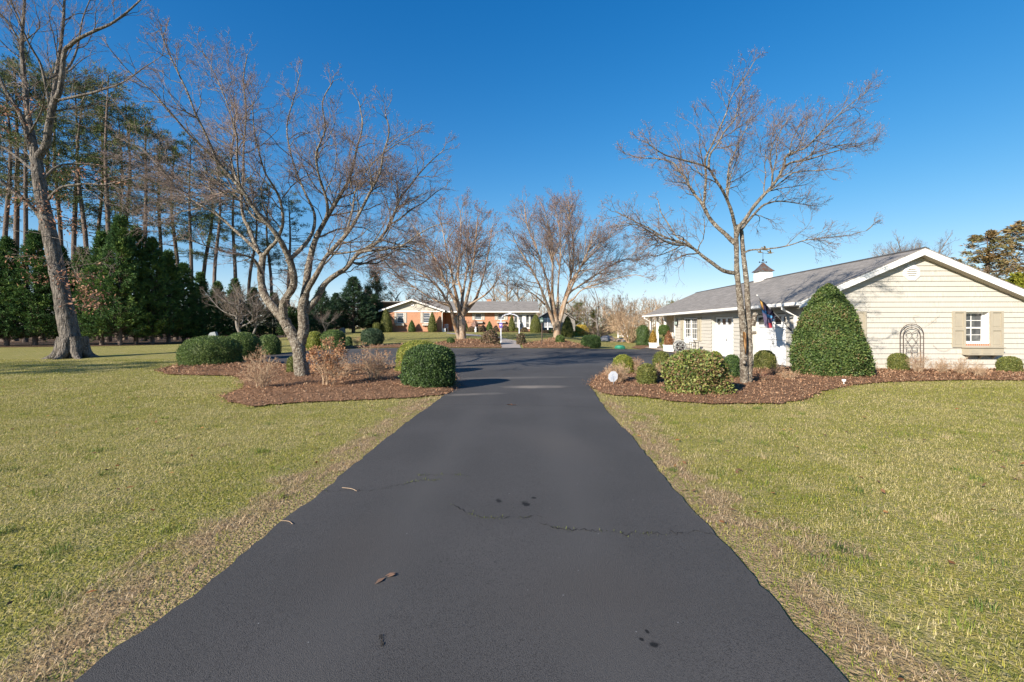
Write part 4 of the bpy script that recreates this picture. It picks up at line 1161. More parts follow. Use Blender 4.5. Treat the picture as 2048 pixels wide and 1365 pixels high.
def CONE(t):
    return np.interp(np.asarray(t, float), [0, .08, .2, .32, .45, .6, .75, .87, .95, 1], [.88, .96, 1, .96, .86, .71, .53, .35, .20, .0])
def NARROW(t):
    t = np.asarray(t, float); return np.where(t < .15, .85 + t, np.maximum(1 - np.clip((t - .15) / .85, 0, 1) ** 1.6, .0) ** .9)
def LOW(t):
    t = np.asarray(t, float); return np.maximum(1 - np.clip((t - .25) / .75, 0, 1) ** 2.2, 0) ** .6

def px_bush(name, cx, by, wpx, ty, prof, pal, label, n=5000, ll=.035, Y=None, cat='shrub', deep=.9, **k):
    """a shrub standing where its foot is seen at pixel (cx, by), wpx wide with its top at ty"""
    if Y is None:
        g = G(cx, by)
        r_ = wpx / 2 / F * g[1]
        Y = g[1] + r_ * deep * .75
    x = (cx - CX) / F * Y
    r_ = wpx / 2 / F * Y / math.sqrt(1 + (x / Y * deep) ** 2)
    z = float(H(x, Y))
    top = EYE + (HY - ty) / F * Y
    return bush(name, (x, Y, z - .02), r_ * .97, r_ * deep, top - z + .02, prof, pal, n, ll, label, cat, **k)
BG = 'clipped boxwoods along the drive'
px_bush('boxwood', 858, 783, 108, 690, BARREL, 'dark', 'largest round boxwood, dark green, right at the left edge of the drive', 30000, .032, group=BG, seed=3, lumps=.055)
px_bush('boxwood', 838, 752, 92, 681, BOX, 'yellow', 'yellow topped boxwood just behind the largest round boxwood', 16000, .032, group=BG, seed=4, lumps=.05)
g = G(394, 738); 
bush('boxwood', (g[0] - .06, g[1] + .9, g[2]), 1.08, .84, 1.22, BOX, 'green', 26000, .034, 'long oval boxwood at the far left end of the mulch bed', 'shrub', BG, seed=5, lumps=.045, rot=.45)
px_bush('boxwood', 485, 722, 76, 665, BOX, 'green', 'middle one of three oval boxwoods left of the spreading tree', 17000, .036, group=BG, seed=6, lumps=.04)
px_bush('boxwood', 538, 711, 48, 669.5, BOX, 'green', 'smallest of the three oval boxwoods left of the spreading tree', 9000, .038, group=BG, seed=7)
px_bush('boxwood', 588, 752, 30, 712, BOX, 'olive', 'low boxwood half hidden behind the forked trunk', 6000, .03, group=BG, seed=8)
px_bush('boxwood', 601, 698, 24, 664, BOX, 'olive', 'small boxwood across the drive seen through the tree fork', 4000, .045, group=BG, seed=9)
px_bush('boxwood', 629, 699, 34, 663.5, BOX, 'yellow', 'yellow green boxwood across the drive right of the tree fork', 6000, .045, group=BG, seed=10)
px_bush('boxwood', 667, 700, 50, 660.5, BARREL, 'green', 'wide dark boxwood across the drive beside the yellow green one', 9000, .045, group=BG, seed=11)
px_bush('boxwood', 697, 693, 15, 674, BOX, 'dark', 'tiny dark boxwood beside the wide one across the drive', 2500, .045, group=BG, seed=12)
px_bush('yew', 744, 692, 46, 657.5, BARREL, 'yew', 'rounded blue green yew at the far left edge of the drive', 9000, .05, seed=13)
px_bush('boxwood', 901.5, 690, 16, 676.5, BOX, 'green', 'small ball boxwood left of the left vase shaped tree', 3000, .045, group=BG, seed=14)
px_bush('boxwood', 1120, 689, 18, 670.5, BARREL, 'green', 'small ball boxwood in front of the right vase shaped tree', 3500, .045, group=BG, seed=15)
px_bush('boxwood', 1182, 696.5, 39, 670.5, BARREL, 'dark', 'wide round boxwood at the far edge beside the green lid', 8000, .045, group=BG, seed=16, lumps=.03)
px_bush('boxwood', 1246, 752, 41, 710.5, BOX, 'yellow', 'yellow tinged boxwood ball above the small white sign', 11000, .03, group=BG, seed=17)
px_bush('boxwood', 1293.5, 775, 38, 728.5, BARREL, 'olive', 'upright boxwood ball at the front of the right bed', 12000, .028, group=BG, seed=18)
px_bush('boxwood', 1323, 748, 36, 703.5, BOX, 'olive', 'boxwood ball left behind the big loose leafy shrub', 9000, .03, group=BG, seed=19)
px_bush('loose_shrub', 1391, 796, 128, 702, BOX, 'photinia', 'big loose leafy shrub with yellow green and reddish leaves in the right bed', 24000, .050, group=None, seed=20, lumps=.17, fuzz=.13, deep=.75)
px_bush('boxwood', 1430, 760, 38, 703.5, BOX, 'yellow', 'yellow green boxwood ball behind the big loose shrub', 8000, .03, group=BG, seed=21)
px_bush('boxwood', 1464, 762, 36, 710.5, BARREL, 'dark', 'dark glossy boxwood left of the leaning trunk', 8000, .034, group=BG, seed=22)
px_bush('boxwood', 1529.5, 743, 46, 701, BOX, 'olive', 'domed boxwood in front of the right garage door', 12000, .03, group=BG, seed=23)
px_bush('conical_holly', 1657, 760, 166, 569, CONE, 'holly', 'large cone shaped clipped holly at the garage corner', 46000, .050, cat='tree', seed=24, lumps=.085, fuzz=.09, deep=.88)
px_bush('boxwood', 1624, 756, 43, 713.5, BARREL, 'olive', 'brownish boxwood ball at the foot of the cone shaped holly', 11000, .028, group=BG, seed=25)
px_bush('boxwood', 1797, 746.5, 44, 707, BARREL, 'olive', 'boxwood ball left of the iron trellis', 11000, .028, group=BG, seed=26, deep=.7)
px_bush('boxwood', 2018, 751, 53, 713.5, BARREL, 'olive', 'boxwood ball below the window box at the right edge', 12000, .028, group=BG, seed=27, deep=.7)
px_bush('evergreen_shrub', 1286, 693, 27, 650.5, BOX, 'dark', 'dark dense evergreen at the far corner of the garage', 7000, .05, seed=28, lumps=.18, fuzz=.1, deep=.8)
# plants by the far house
SG = 'shrubs along the brick house'
px_bush('cone_yew', 772, 665, 27, 618.5, CONE, 'olive', 'tall clipped cone at the left corner of the brick house', 6000, .07, Y=56.5, group=SG, seed=31)
px_bush('round_yew', 753, 664, 17, 645, BARREL, 'olive', 'round clipped ball left of the tall cone by the brick house', 3500, .07, Y=55.5, group=SG, seed=32)
px_bush('cone_yew', 864.5, 664, 18.5, 624.5, NARROW, 'spruce', 'clipped upright cone by the right gable window', 5000, .07, Y=57.1, group=SG, seed=33)
px_bush('round_yew', 823.5, 663, 15, 641, NARROW, 'green', 'low rounded holly between the gable windows', 3500, .07, Y=57.2, group=SG, seed=34)
px_bush('round_yew', 979, 663, 14, 643.5, NARROW, 'green', 'pointed green shrub between the two front windows', 3000, .07, Y=58.3, group=SG, seed=35)
px_bush('cone_spruce', 1023.5, 666, 14, 631, NARROW, 'spruce', 'slim yellow green spruce seen under the white arch', 4500, .07, Y=57.8, group=SG, seed=36)
px_bush('cone_spruce', 1071.5, 669, 24, 629.5, CONE, 'spruce', 'broad dwarf spruce at the right end of the brick house', 6500, .07, Y=55.5, group=SG, seed=37)
px_bush('cone_spruce', 1135, 673, 26, 633, CONE, 'spruce', 'broad dwarf spruce right of the right vase shaped tree', 6500, .065, Y=48, group=SG, seed=38)
px_bush('low_shrub', 944, 666, 20, 654, LOW, 'brown', 'low brownish shrub left of the stone figure', 2500, .08, Y=57.8, group=SG, seed=39)
px_bush('low_shrub', 960, 666, 17, 653.5, LOW, 'brown', 'low brownish shrub right of the stone figure', 2200, .08, Y=57.8, group=SG, seed=40)
px_bush('low_shrub', 931, 664, 10, 642, NARROW, 'green', 'narrow green shrub beside the front steps', 1800, .08, Y=58.2, group=SG, seed=41)
px_bush('low_shrub', 1010, 666, 17, 651.5, LOW, 'brown', 'low mixed shrub left of the slim spruce', 2200, .08, Y=57.8, group=SG, seed=42)
px_bush('low_shrub', 1049, 668, 14, 655.5, LOW, 'brown', 'clipped brown shrub under the sunroom windows', 2000, .08, Y=57.6, group=SG, seed=43)
px_bush('low_shrub', 1033, 666, 9, 656, LOW, 'olive', 'small olive shrub right of the slim spruce', 1500, .08, Y=57.8, group=SG, seed=44)
px_bush('low_shrub', 991, 664, 14, 656, LOW, 'brown', 'reddish low shrub below the right front window box', 1500, .08, Y=58, group=SG, seed=45)
px_bush('low_shrub', 1092, 668, 16, 661, LOW, 'brown', 'low reddish shrub right of the broad dwarf spruce', 1500, .08, Y=55, group=SG, seed=46)
px_bush('low_shrub', 1102, 668, 11, 660, LOW, 'green', 'low green shrub below the white picket railing', 1500, .08, Y=55, group=SG, seed=47)
px_bush('forsythia', 1162, 669, 36, 650, LOW, 'forsythia', 'yellow flowering forsythia beyond the right vase shaped tree', 3500, .12, Y=75, seed=48, lumps=.2, fuzz=.2)
# rust rhododendrons at the walk
px_bush('drooping_shrub', 981, 691, 36, 661, LOW, 'brown', 'bushy brown leaved shrub left of the white arch', 3500, .10, seed=50, lumps=.16, fuzz=.16, up=-.4)
px_bush('drooping_shrub', 1042, 690, 17, 668.5, BOX, 'brown', 'small bronze leaved shrub right of the white arch', 1500, .10, seed=51, lumps=.18, fuzz=.16)
# topiary ball and two planted tubs by the garage
TP = T('topiary', 'ball headed topiary on a leafy stem between the white tubs', 'shrub', gar(-4.15, 13.9 + 2.6))
tx, ty, tz = ROOT['topiary']
bush('crown', (tx, ty, .0), .36, .34, .66, BARREL, 'green', 4000, .05, '', root=TP, z0=1.02, seed=60)
bush('base_ivy', (tx, ty, .0), .17, .16, 1.05, NARROW, 'olive', 1500, .06, '', root=TP, z0=.02, seed=61, lumps=.25, fuzz=.15)
w = MB(); w.tube([(tx, ty, .03), (tx + .02, ty, .6), (tx, ty, 1.3)], .035, 6); w.build('stem', 'bark_brown', TP)
def tub(px, py, wpx, topy, pal, ptop, label, plabel, seed, prof):
    g = G(px, py); r_ = wpx / 2 / F * g[1]; hh = EYE + (HY - topy) / F * g[1] - .045
    o = MB(); x, y = g[0], g[1] + r_
    V = []
    for k, (f_, z) in enumerate(((.86, .045), (.97, .045 + hh * .86), (1.06, .045 + hh * .86), (1.06, .045 + hh), (.92, .045 + hh), (.9, .045 + hh * .9))):
        V += [(x + sx * r_ * f_, y + sy * r_ * f_, z) for sx, sy in ((-1, -1), (1, -1), (1, 1), (-1, 1))]
    fs = [(3, 2, 1, 0), (20, 21, 22, 23)]
    for j in range(5):
        for i in range(4): fs.append((j * 4 + i, j * 4 + (i + 1) % 4, j * 4 + 4 + (i + 1) % 4, j * 4 + 4 + i))
    o.add(V, fs)
    tag(o.build('planter_tub', 'white'), label, 'planter', 'white square tubs by the garage')
    zt = .045 + hh * .92
    bush('tub_shrub', (x, y, 0), r_ * 1.05, r_ * 1.0, EYE + (HY - ptop) / F * y - zt, prof, pal, 2600, .055, plabel, 'shrub', seed=seed, lumps=.16, fuzz=.1, z0=zt)
tub(1308.3, 697.5, 13.6, 686, 'gold', 661.5, 'farther white square planter tub beside the garage', 'golden cone shaped shrub in the farther white tub', 62, NARROW)
tub(1340, 705, 17.4, 690.5, 'rust', 663, 'nearer white square planter tub beside the garage', 'rust brown shrub in the nearer white tub', 63, NARROW)

# ------------------------------------------------------------------ bare trees
def jitter_line(p, amp):
    n = len(p)
    q_ = p + rng.normal(size=p.shape) * amp * np.linspace(0, 1, n)[:, None]
    return q_
def limb_lines(Y0, limbs):
    """limbs: ([(px, py)...], r0, r1, depth offset at the start, at the end) -> world polylines with radii"""
    out = []
    for pts, r0, r1, d0, d1 in limbs:
        n = len(pts)
        L = np.array([P(px, py, Y0 + d0 + (d1 - d0) * i / (n - 1)) for i, (px, py) in enumerate(pts)])
        L = smooth_line(L, 5)
        t = np.linspace(0, 1, len(L))
        out.append((L, (r0 + (r1 - r0) * t ** .8) / np.sqrt(1 + (L[:, 0] / L[:, 1]) ** 2)))
    return out
def resample(L, r_, k):
    s = np.concatenate([[0], np.cumsum(np.linalg.norm(np.diff(L, axis=0), axis=1))]); u = np.linspace(0, s[-1], k)
    return np.column_stack([np.interp(u, s, L[:, i]) for i in range(3)]), np.interp(u, s, r_)
def bare_tree(name, label, cat, base, limbs, bark, twig, lv, center=None, sides=10, group=None, trunk_extra=None, rough=.05, k0=14, bud=None, skip=0, sh0=.82):
    """limbs as world polylines; lv: list of dicts for the successive orders of branches"""
    root = T(name, label, cat, base, group)
    nb = NB()
    for L, r_ in limbs:
        rr = r_ * (1 + rng.normal(size=len(r_)) * rough)
        V, Q = tube(L, rr, sides); nb.add(V, Q)
    rs_ = [resample(L, r_, k0) for L, r_ in limbs[skip:]]
    ln_ = np.array([np.linalg.norm(np.diff(a, axis=0), axis=1).sum() for a, _ in rs_]); ln_ = np.clip(ln_ / np.median(ln_), .15, 1.25)
    pts = np.stack([a for a, _ in rs_]); rad = np.stack([b for _, b in rs_])
    tw = NB(); thick = []
    for i, q in enumerate(lv):
        q = dict(q); L_ = q.pop('L'); dest = q.pop('bark', False); ns = q.pop('sides', 3)
        plen = np.linalg.norm(np.diff(pts, axis=1), axis=2).sum(1)
        pts, rad = children(pts, rad, L_ * ln_ if i == 0 else np.minimum(L_, plen * .8), out=center, sh=(sh0 if i == 0 else .45), **q)
        V, Qd = tubes(pts, rad, ns)
        (nb if dest else tw).add(V, Qd)
    if bud:
        bn, bl, bc = bud
        tips = pts[:, -1]; sel = rng.choice(len(tips), min(bn, len(tips) * 3))
        d = unit(pts[sel, -1] - pts[sel, -2]); p_ = tips[sel] + rng.normal(size=(len(sel), 3)) * .03
        V, Qd = leaves(p_, d + rand_unit(len(sel)) * .5, rand_unit(len(sel)), bl * rng.uniform(.6, 1.4, len(sel)), bl * .5)
    nb.build('trunk', bark, root, smooth=True)
    tw.build('crown', twig, root)
    if bud:
        c = np.array(bc)[rng.integers(0, len(bc), len(sel))]
        add_np('foliage', V, Qd, col=np.repeat(c, 4, 0), m='deadleaf', parent=root)
    return root
def LV(L, sp, t0, ang, k, up, wig, rmin, taper=.012, lenf=(.6, 1.2), tip=2, **e):
    return dict(L=L, spacing=sp, t0=t0, ang=ang, lenf=lenf, k=k, up=up, wig=wig, taper=taper, rmin=rmin, tipkids=tip, **e)

# spreading tree in the left bed
b = G(607, 760); Y0 = b[1]
sc = Y0 / F
LT = limb_lines(Y0, [
    ([(606, 768), (604, 745), (600, 715), (596, 693), (586, 672), (576, 655)], .265, .17, 0, .0),
    ([(612, 768), (606, 735), (597, 698), (603, 680), (607.7, 655), (605, 619), (610, 590)], .20, .15, .08, .0),
    ([(576, 656), (568, 640), (562, 634), (548, 617), (537, 603), (528, 588), (523.5, 570), (522, 545), (526, 513)], .175, .115, 0, .5),
    ([(568, 638), (566, 611), (573, 595), (585, 577), (588, 560), (584, 536), (579, 520)], .13, .105, 0, -.5),
    ([(526, 513), (515, 500), (497, 455), (488, 438), (482, 397), (487, 350), (487, 301), (492, 229), (487, 162), (494, 110)], .085, .015, .5, 1.6),
    ([(526, 513), (540, 496), (554, 480), (566, 445), (560, 400), (545, 370), (528, 340), (510, 270), (505, 215)], .075, .013, .5, -1.2),
    ([(579, 520), (570, 500), (562, 484), (546, 461), (523, 436), (505, 412), (482, 378), (446, 337), (425, 300), (408, 262), (390, 225), (374, 183), (344, 121), (323, 70)], .10, .014, -.5, -2.6),
    ([(446, 337), (415, 305), (379, 270), (345, 230), (303, 182), (255, 140), (225, 105)], .04, .010, -1.6, -3.4),
    ([(482, 378), (470, 350), (462, 310), (468, 262), (455, 210), (430, 150), (405, 105)], .045, .011, -1.2, .6),
    ([(579, 520), (600, 500), (617, 480), (628, 455), (628, 425), (612, 390), (595, 350), (580, 300), (574, 250), (590, 190), (600, 150)], .075, .012, -.5, 1.4),
    ([(610, 590), (612, 573), (617, 535), (625.6, 496), (636, 468), (646, 450), (663, 420), (682, 388), (697, 362), (707, 330), (713, 300), (725, 250), (718, 205)], .135, .014, 0, .8),
    ([(646, 450), (655, 425), (652, 395), (640, 360), (632, 310), (650, 260), (645, 205), (665, 165)], .06, .012, .2, -1.5),
    ([(607, 600), (616, 578), (625.6, 562), (640, 537), (651, 516), (672, 492), (692, 470), (706, 450), (718, 429), (740, 385), (759, 347), (766, 310), (778, 265), (770, 225)], .105, .013, 0, -1.3),
    ([(604, 650), (608, 632), (615, 620), (636, 593), (645, 575), (656, 562), (675, 548), (692, 537), (708, 517), (718, 506), (738, 496), (754, 485), (768, 468), (779, 450), (790, 425), (800, 398), (820, 372), (841, 345), (865, 320), (888, 300)], .125, .012, 0, .9),
    ([(718, 506), (735, 502), (754, 501), (780, 497), (805, 491), (822, 480), (836, 470), (862, 455), (885, 448)], .05, .010, .3, -.8),
    ([(779, 450), (800, 438), (822, 420), (848, 405), (872, 385), (893, 372)], .035, .009, .6, 1.6),
    ([(692, 470), (700, 440), (706, 415), (712, 380), (742, 330), (792, 290), (838, 262)], .04, .010, -.6, .8),
    ([(522, 548), (515, 530), (506, 518), (492, 512), (470, 508), (446, 503), (425, 496), (405, 490), (369, 478), (345, 482)], .055, .010, .3, -1.4),
    ([(519, 506), (500, 488), (480, 470), (463, 455), (446, 439), (425, 424), (405, 414), (380, 398), (354, 383), (335, 355), (312, 328), (287, 301), (262, 288), (235, 275)], .065, .010, .5, 1.8),
    ([(354, 383), (330, 378), (300, 362), (275, 350), (250, 352)], .03, .008, 1.2, .2),
    ([(405, 414), (385, 420), (360, 425), (332, 440), (310, 445), (285, 440)], .03, .008, .9, 2.4),
])
bare_tree('spreading_tree', 'wide forked bare tree with lichened bark and fine purple twigs left of the drive', 'tree', b, LT, 'bark_grey', 'twig_purple', [
    LV(1.9, .30, .18, (.6, 1.2), 7, .05, .20, .0085, .011, sides=4, bark=True),
    LV(1.05, .24, .12, (.55, 1.2), 5, .04, .20, .0052, .008),
    LV(.52, .125, .1, (.5, 1.2), 4, .03, .20, .0038, .006),
    LV(.22, .085, .1, (.5, 1.2), 2, .02, .16, .0032, .005, tip=1)], center=P(640, 480, Y0), skip=3, bud=(14000, .026, [(.30, .20, .165), (.23, .155, .14), (.37, .28, .23)]), rough=.045)

# leaning tree in the right bed
b = G(1493, 772); Y0 = b[1]
RT = limb_lines(Y0, [
    ([(1490, 786), (1489, 765), (1488, 735), (1487.5, 706), (1487, 675), (1485.5, 646), (1482, 620), (1479.5, 595), (1476, 565), (1473.5, 540), (1473, 505), (1472.5, 472), (1473, 450)], .135, .06, 0, 0),
    ([(1495.5, 786), (1496.5, 760), (1497.5, 735), (1498, 706), (1497.5, 670), (1496.5, 636), (1495, 600), (1493, 565), (1489, 530), (1486, 504), (1483, 462)], .13, .056, .04, .12),
    ([(1472, 547), (1458, 545), (1443, 540), (1425, 527), (1407, 514), (1394, 503), (1382, 494), (1370, 488), (1357, 484), (1321, 471), (1300, 458), (1281, 449), (1256, 436), (1232, 424)], .065, .012, 0, -.9),
    ([(1382, 493), (1368, 480), (1352, 472), (1335, 446), (1322, 425), (1316, 400)], .035, .010, -.4, .5),
    ([(1378, 490), (1350, 490), (1325, 480), (1298, 462), (1272, 450), (1245, 452)], .03, .009, -.4, -1.8),
    ([(1472, 489), (1460, 478), (1450, 468), (1433, 453), (1418, 435), (1407, 413), (1400, 402), (1392, 393), (1380, 375), (1372, 357), (1358, 342), (1347, 327), (1328, 320), (1306, 317), (1282, 316), (1258, 310)], .075, .011, 0, .9),
    ([(1407, 413), (1409, 395), (1410, 383), (1412, 352), (1410, 322), (1418, 302), (1428, 282), (1440, 255), (1453, 226), (1458, 208), (1466, 190), (1488, 158), (1508, 124)], .045, .009, .3, -1.0),
    ([(1472, 462), (1467, 440), (1463, 423), (1454, 400), (1443, 378), (1430, 358), (1417, 337), (1395, 328), (1372, 322), (1350, 316), (1332, 311), (1313, 300), (1294, 286)], .055, .010, 0, -1.6),
    ([(1417, 337), (1420, 310), (1434, 290), (1450, 262), (1470, 238), (1478, 205), (1490, 185)], .035, .009, -.9, -.2),
    ([(1473, 474), (1478, 455), (1490, 440), (1508, 413), (1528, 390), (1544, 373), (1560, 350), (1569, 327), (1571, 314), (1590, 304), (1609, 297), (1628, 280), (1645, 261), (1667, 240), (1686, 221), (1706, 205), (1730, 187)], .062, .009, 0, -1.1),
    ([(1560, 345), (1579, 327), (1603, 322), (1625, 317), (1650, 309), (1675, 302), (1700, 295), (1726, 289), (1750, 281)], .04, .008, -.4, .6),
    ([(1481, 462), (1500, 438), (1524, 413), (1540, 406), (1554, 403), (1575, 404), (1600, 408), (1628, 412)], .045, .010, .1, 1.1),
    ([(1486, 507), (1500, 501), (1520, 499), (1554, 496), (1582, 490), (1610, 481), (1640, 477), (1665, 474), (1700, 470), (1733, 462)], .03, .007, .1, -.6),
    ([(1473, 466), (1464, 430), (1455, 398), (1455, 365), (1458, 337), (1470, 305), (1482, 277), (1494, 255), (1503, 235)], .045, .010, .05, 1.4),
    ([(1544, 373), (1545, 345), (1540, 315), (1548, 285), (1560, 262), (1575, 240)], .03, .008, -.4, 1.0),
])
RTo = bare_tree('leaning_tree', 'slender bare tree with a hollow in its double trunk in front of the garage', 'tree', b, RT, 'bark_grey', 'twig_purple', [
    LV(1.35, .21, .2, (.6, 1.2), 6, .06, .20, .0072, .010, sides=4, bark=True),
    LV(.8, .19, .12, (.55, 1.2), 5, .04, .20, .0048, .007),
    LV(.36, .13, .1, (.5, 1.2), 4, .03, .20, .0036, .006),
    LV(.15, .10, .1, (.5, 1.2), 2, .03, .14, .0030, .005, tip=1)], center=P(1480, 430, Y0), skip=2, sh0=.74, bud=(6500, .024, [(.32, .19, .155), (.24, .155, .14), (.37, .28, .23)]))
# hollow, stubs of cut limbs
c0 = P(1488.2, 676, Y0 - .165)
M['heartwood'] = mat('split_heartwood', (.34, .20, .09), .95, n1=(14, (.10, .05, .02), .42, .6, (1, 1, .3)), spec=.05)
nbh = NB()
v, f_ = [], []
for k, (py, hw) in enumerate(((664, 2.0), (668, 3.6), (676, 3.4), (685, 3.2), (694, 2.4), (702, 1.2), (709, .5))):
    c_ = P(1487.5 + k * .6, py, Y0 - .158)
    for s_ in (-1, -.33, .33, 1): v.append((c_[0] + s_ * hw * sc * .85, c_[1] - (.012 if abs(s_) == 1 else -.03), c_[2]))
for k in range(6):
    for s_ in range(3): f_.append((k * 4 + s_, k * 4 + s_ + 1, k * 4 + 5 + s_, k * 4 + 4 + s_))
add_np('trunk_hollow', np.array(v), np.array(f_), m='heartwood', parent=RTo)
for a, b_, r_ in (((1505, 652), (1511, 626), .07), ((1503, 666), (1513, 666), .045), ((1488, 722), (1488.5, 728), .05)):
    p0, p1 = P(*a, Y0 - (.0 if a[0] > 1490 else .12)), P(*b_, Y0 - (.05 if a[0] > 1490 else .2))
    w = MB(); w.tube([p0, (p0 + p1) / 2, p1, p1 + (p1 - p0) * .04], [r_, r_ * .95, r_ * .85, .002], 8); w.build('limb_stub', 'bark_grey', RTo)

# big oak at the left
b = G(146, 716); Y0 = b[1]
OT = limb_lines(Y0, [
    ([(150, 722), (147, 705), (141, 675), (132, 632), (124, 590), (115, 544), (106, 500), (99, 467), (91, 430), (85, 401), (79, 365), (74, 330), (70, 297)], .62, .33, 0, 0),
    ([(74, 318), (92, 290), (97, 258), (101, 235), (107, 205), (118, 187), (124, 150), (129, 104), (142, 90), (159, 77), (190, 62), (220, 49), (250, 28), (278, 3), (300, -20)], .27, .03, 0, -1.5),
    ([(90, 295), (97, 270), (100, 242), (106, 200), (111, 159), (117, 120), (122, 88), (127, 40), (129, 0), (136, -80), (134, -160)], .20, .05, .2, 1.5),
    ([(68, 300), (64, 275), (60, 253), (53, 205), (49, 165), (45, 120), (44, 82), (47, 30), (49, 0), (45, -70), (40, -150)], .25, .05, 0, .8),
    ([(64, 300), (54, 268), (44, 236), (28, 208), (11, 181), (-5, 150), (-30, 120), (-60, 90)], .21, .05, 0, -1),
    ([(74, 345), (55, 332), (35, 315), (0, 292), (-40, 280), (-80, 272)], .14, .04, 0, 1.5),
    ([(84, 440), (70, 420), (55, 407), (28, 385), (0, 363), (-40, 340), (-80, 322)], .17, .05, 0, -1.2),
    ([(98, 398), (110, 384), (126, 374), (150, 370), (176, 368), (205, 370), (231, 365), (260, 358), (292, 350), (330, 352)], .105, .012, 0, -1.8),
    ([(86, 358), (105, 340), (126, 330), (160, 328), (192, 330), (215, 334), (240, 343)], .10, .014, 0, 1.4),
    ([(104, 212), (112, 203), (145, 195), (181, 187), (210, 178), (236, 170), (262, 155), (286, 137), (305, 125), (324, 112)], .11, .012, -.2, -2),
    ([(101, 228), (95, 190), (82, 132), (68, 105), (55, 82), (38, 40), (22, 0), (8, -50)], .10, .03, 0, -1.8),
    ([(111, 160), (140, 130), (155, 95), (165, 40), (180, 0), (200, -50)], .09, .02, .4, 2),
    ([(44, 90), (25, 60), (0, 30), (-30, 10)], .08, .02, .6, 1.5),
    ([(60, 265), (75, 240), (85, 215), (88, 190), (100, 165)], .07, .02, -.4, -2.5),
    ([(124, 540), (145, 535), (170, 530), (200, 528), (222, 532)], .018, .006, -.5, -1.4),
    ([(117, 552), (135, 556), (160, 552), (185, 550)], .02, .006, -.5, -1.2),
    ([(127, 610), (140, 606), (160, 600), (182, 594)], .02, .006, -.5, -1.2),
    ([(104, 475), (125, 480), (150, 492), (172, 502)], .02, .006, -.5, -1.2),
    ([(99, 520), (80, 516), (55, 512), (20, 515)], .02, .006, -.5, -1.0),
    ([(92, 470), (60, 464), (25, 462), (-20, 458)], .025, .006, -.4, -1.0),
])
# flared roots
for k in range(7):
    a = k * .9 + .3; c_ = b + np.array([0, 0, 0])
    L = np.array([c_ + np.array([math.cos(a) * .30, math.sin(a) * .30, 1.0]), c_ + np.array([math.cos(a) * .50, math.sin(a) * .50, .36]), c_ + np.array([math.cos(a) * .74, math.sin(a) * .74, .06]), c_ + np.array([math.cos(a) * 1.15, math.sin(a) * 1.15, -.12])])
    OT.insert(1, (smooth_line(L, 4), np.linspace(.30, .10, 13)))
OAK = bare_tree('oak_tree', 'huge bare oak with a thick leaning grey trunk on the left lawn', 'tree', b, OT, 'bark_oak', 'twig_grey', [
    LV(2.6, .62, .2, (.5, 1.1), 7, .06, .15, .012, .010, sides=4, bark=True),
    LV(1.4, .40, .12, (.45, 1.0), 5, .06, .16, .0075, .008),
    LV(.7, .24, .1, (.4, 1.0), 4, .04, .16, .0055, .006),
    LV(.3, .17, .1, (.4, 1.0), 2, .02, .12, .0045, .005, tip=1)], center=P(90, 150, Y0), skip=8, sides=14, rough=.03)
# clusters of dead leaves still on the oak
cl = []
for px, py, n_, s_ in ((165, 560, 90, .55), (178, 602, 150, .42), (150, 556, 60, .4), (185, 585, 60, .3), (62, 208, 40, .4), (36, 228, 40, .4), (92, 412, 60, .5), (108, 402, 60, .5), (140, 448, 70, .5), (120, 440, 40, .4), (88, 556, 50, .5), (60, 520, 50, .5), (25, 405, 50, .5), (240, 362, 40, .25), (150, 345, 50, .5), (180, 348, 30, .4), (10, 260, 40, .4)):
    for _ in range(n_): cl.append(P(px, py, Y0 - 1.0) + rng.normal(size=3) * s_ * np.array([1, .8, .6]))
cl = np.array(cl); n = len(cl)
V, Q = leaves(cl, rand_unit(n) + np.array([0, 0, -.6]), rand_unit(n), rng.uniform(.10, .2, n), rng.uniform(.05, .09, n))
add_np('dead_leaves', V, Q, col=np.repeat(np.array([(.30, .155, .10), (.38, .22, .15), (.22, .11, .07)])[rng.integers(0, 3, n)], 4, 0), m='deadleaf', parent=OAK)

# two vase shaped crepe myrtles at the far edge of the drive
def conv(pts, ox, oy, s_): return [(ox + x / s_, oy + (y if y > 900 else 900 - (900 - y) * .89) / s_) for x, y in pts]
def myrtle(label, base, stems, Y0):
    q = lambda p: conv(p, 740, 360, 3.531)
    limbs = limb_lines(Y0, [(q(s_[0]), s_[1], s_[2], s_[3], s_[4]) for s_ in stems])
    return bare_tree('vase_tree', label, 'tree', base, limbs, 'bark_tan', 'twig_purple', [
        LV(3.3, .34, .28, (.4, 1.0), 7, .07, .13, .015, .010, sides=4, bark=True),
        LV(1.9, .33, .2, (.45, 1.15), 5, .05, .16, .010, .008),
        LV(1.0, .30, .15, (.4, 1.1), 4, .06, .14, .0075, .006),
        LV(.45, .22, .1, (.4, 1.2), 2, .03, .14, .0065, .005, tip=1)], center=P(*[(924, 560), (1116, 560)][base[0] > 0], Y0), group='vase shaped bare trees by the walk', sides=8,
        bud=(13000, .095, [(.25, .14, .11), (.19, .12, .105), (.30, .18, .13)]), rough=.06, sh0=.68)
b = G(924, 682)
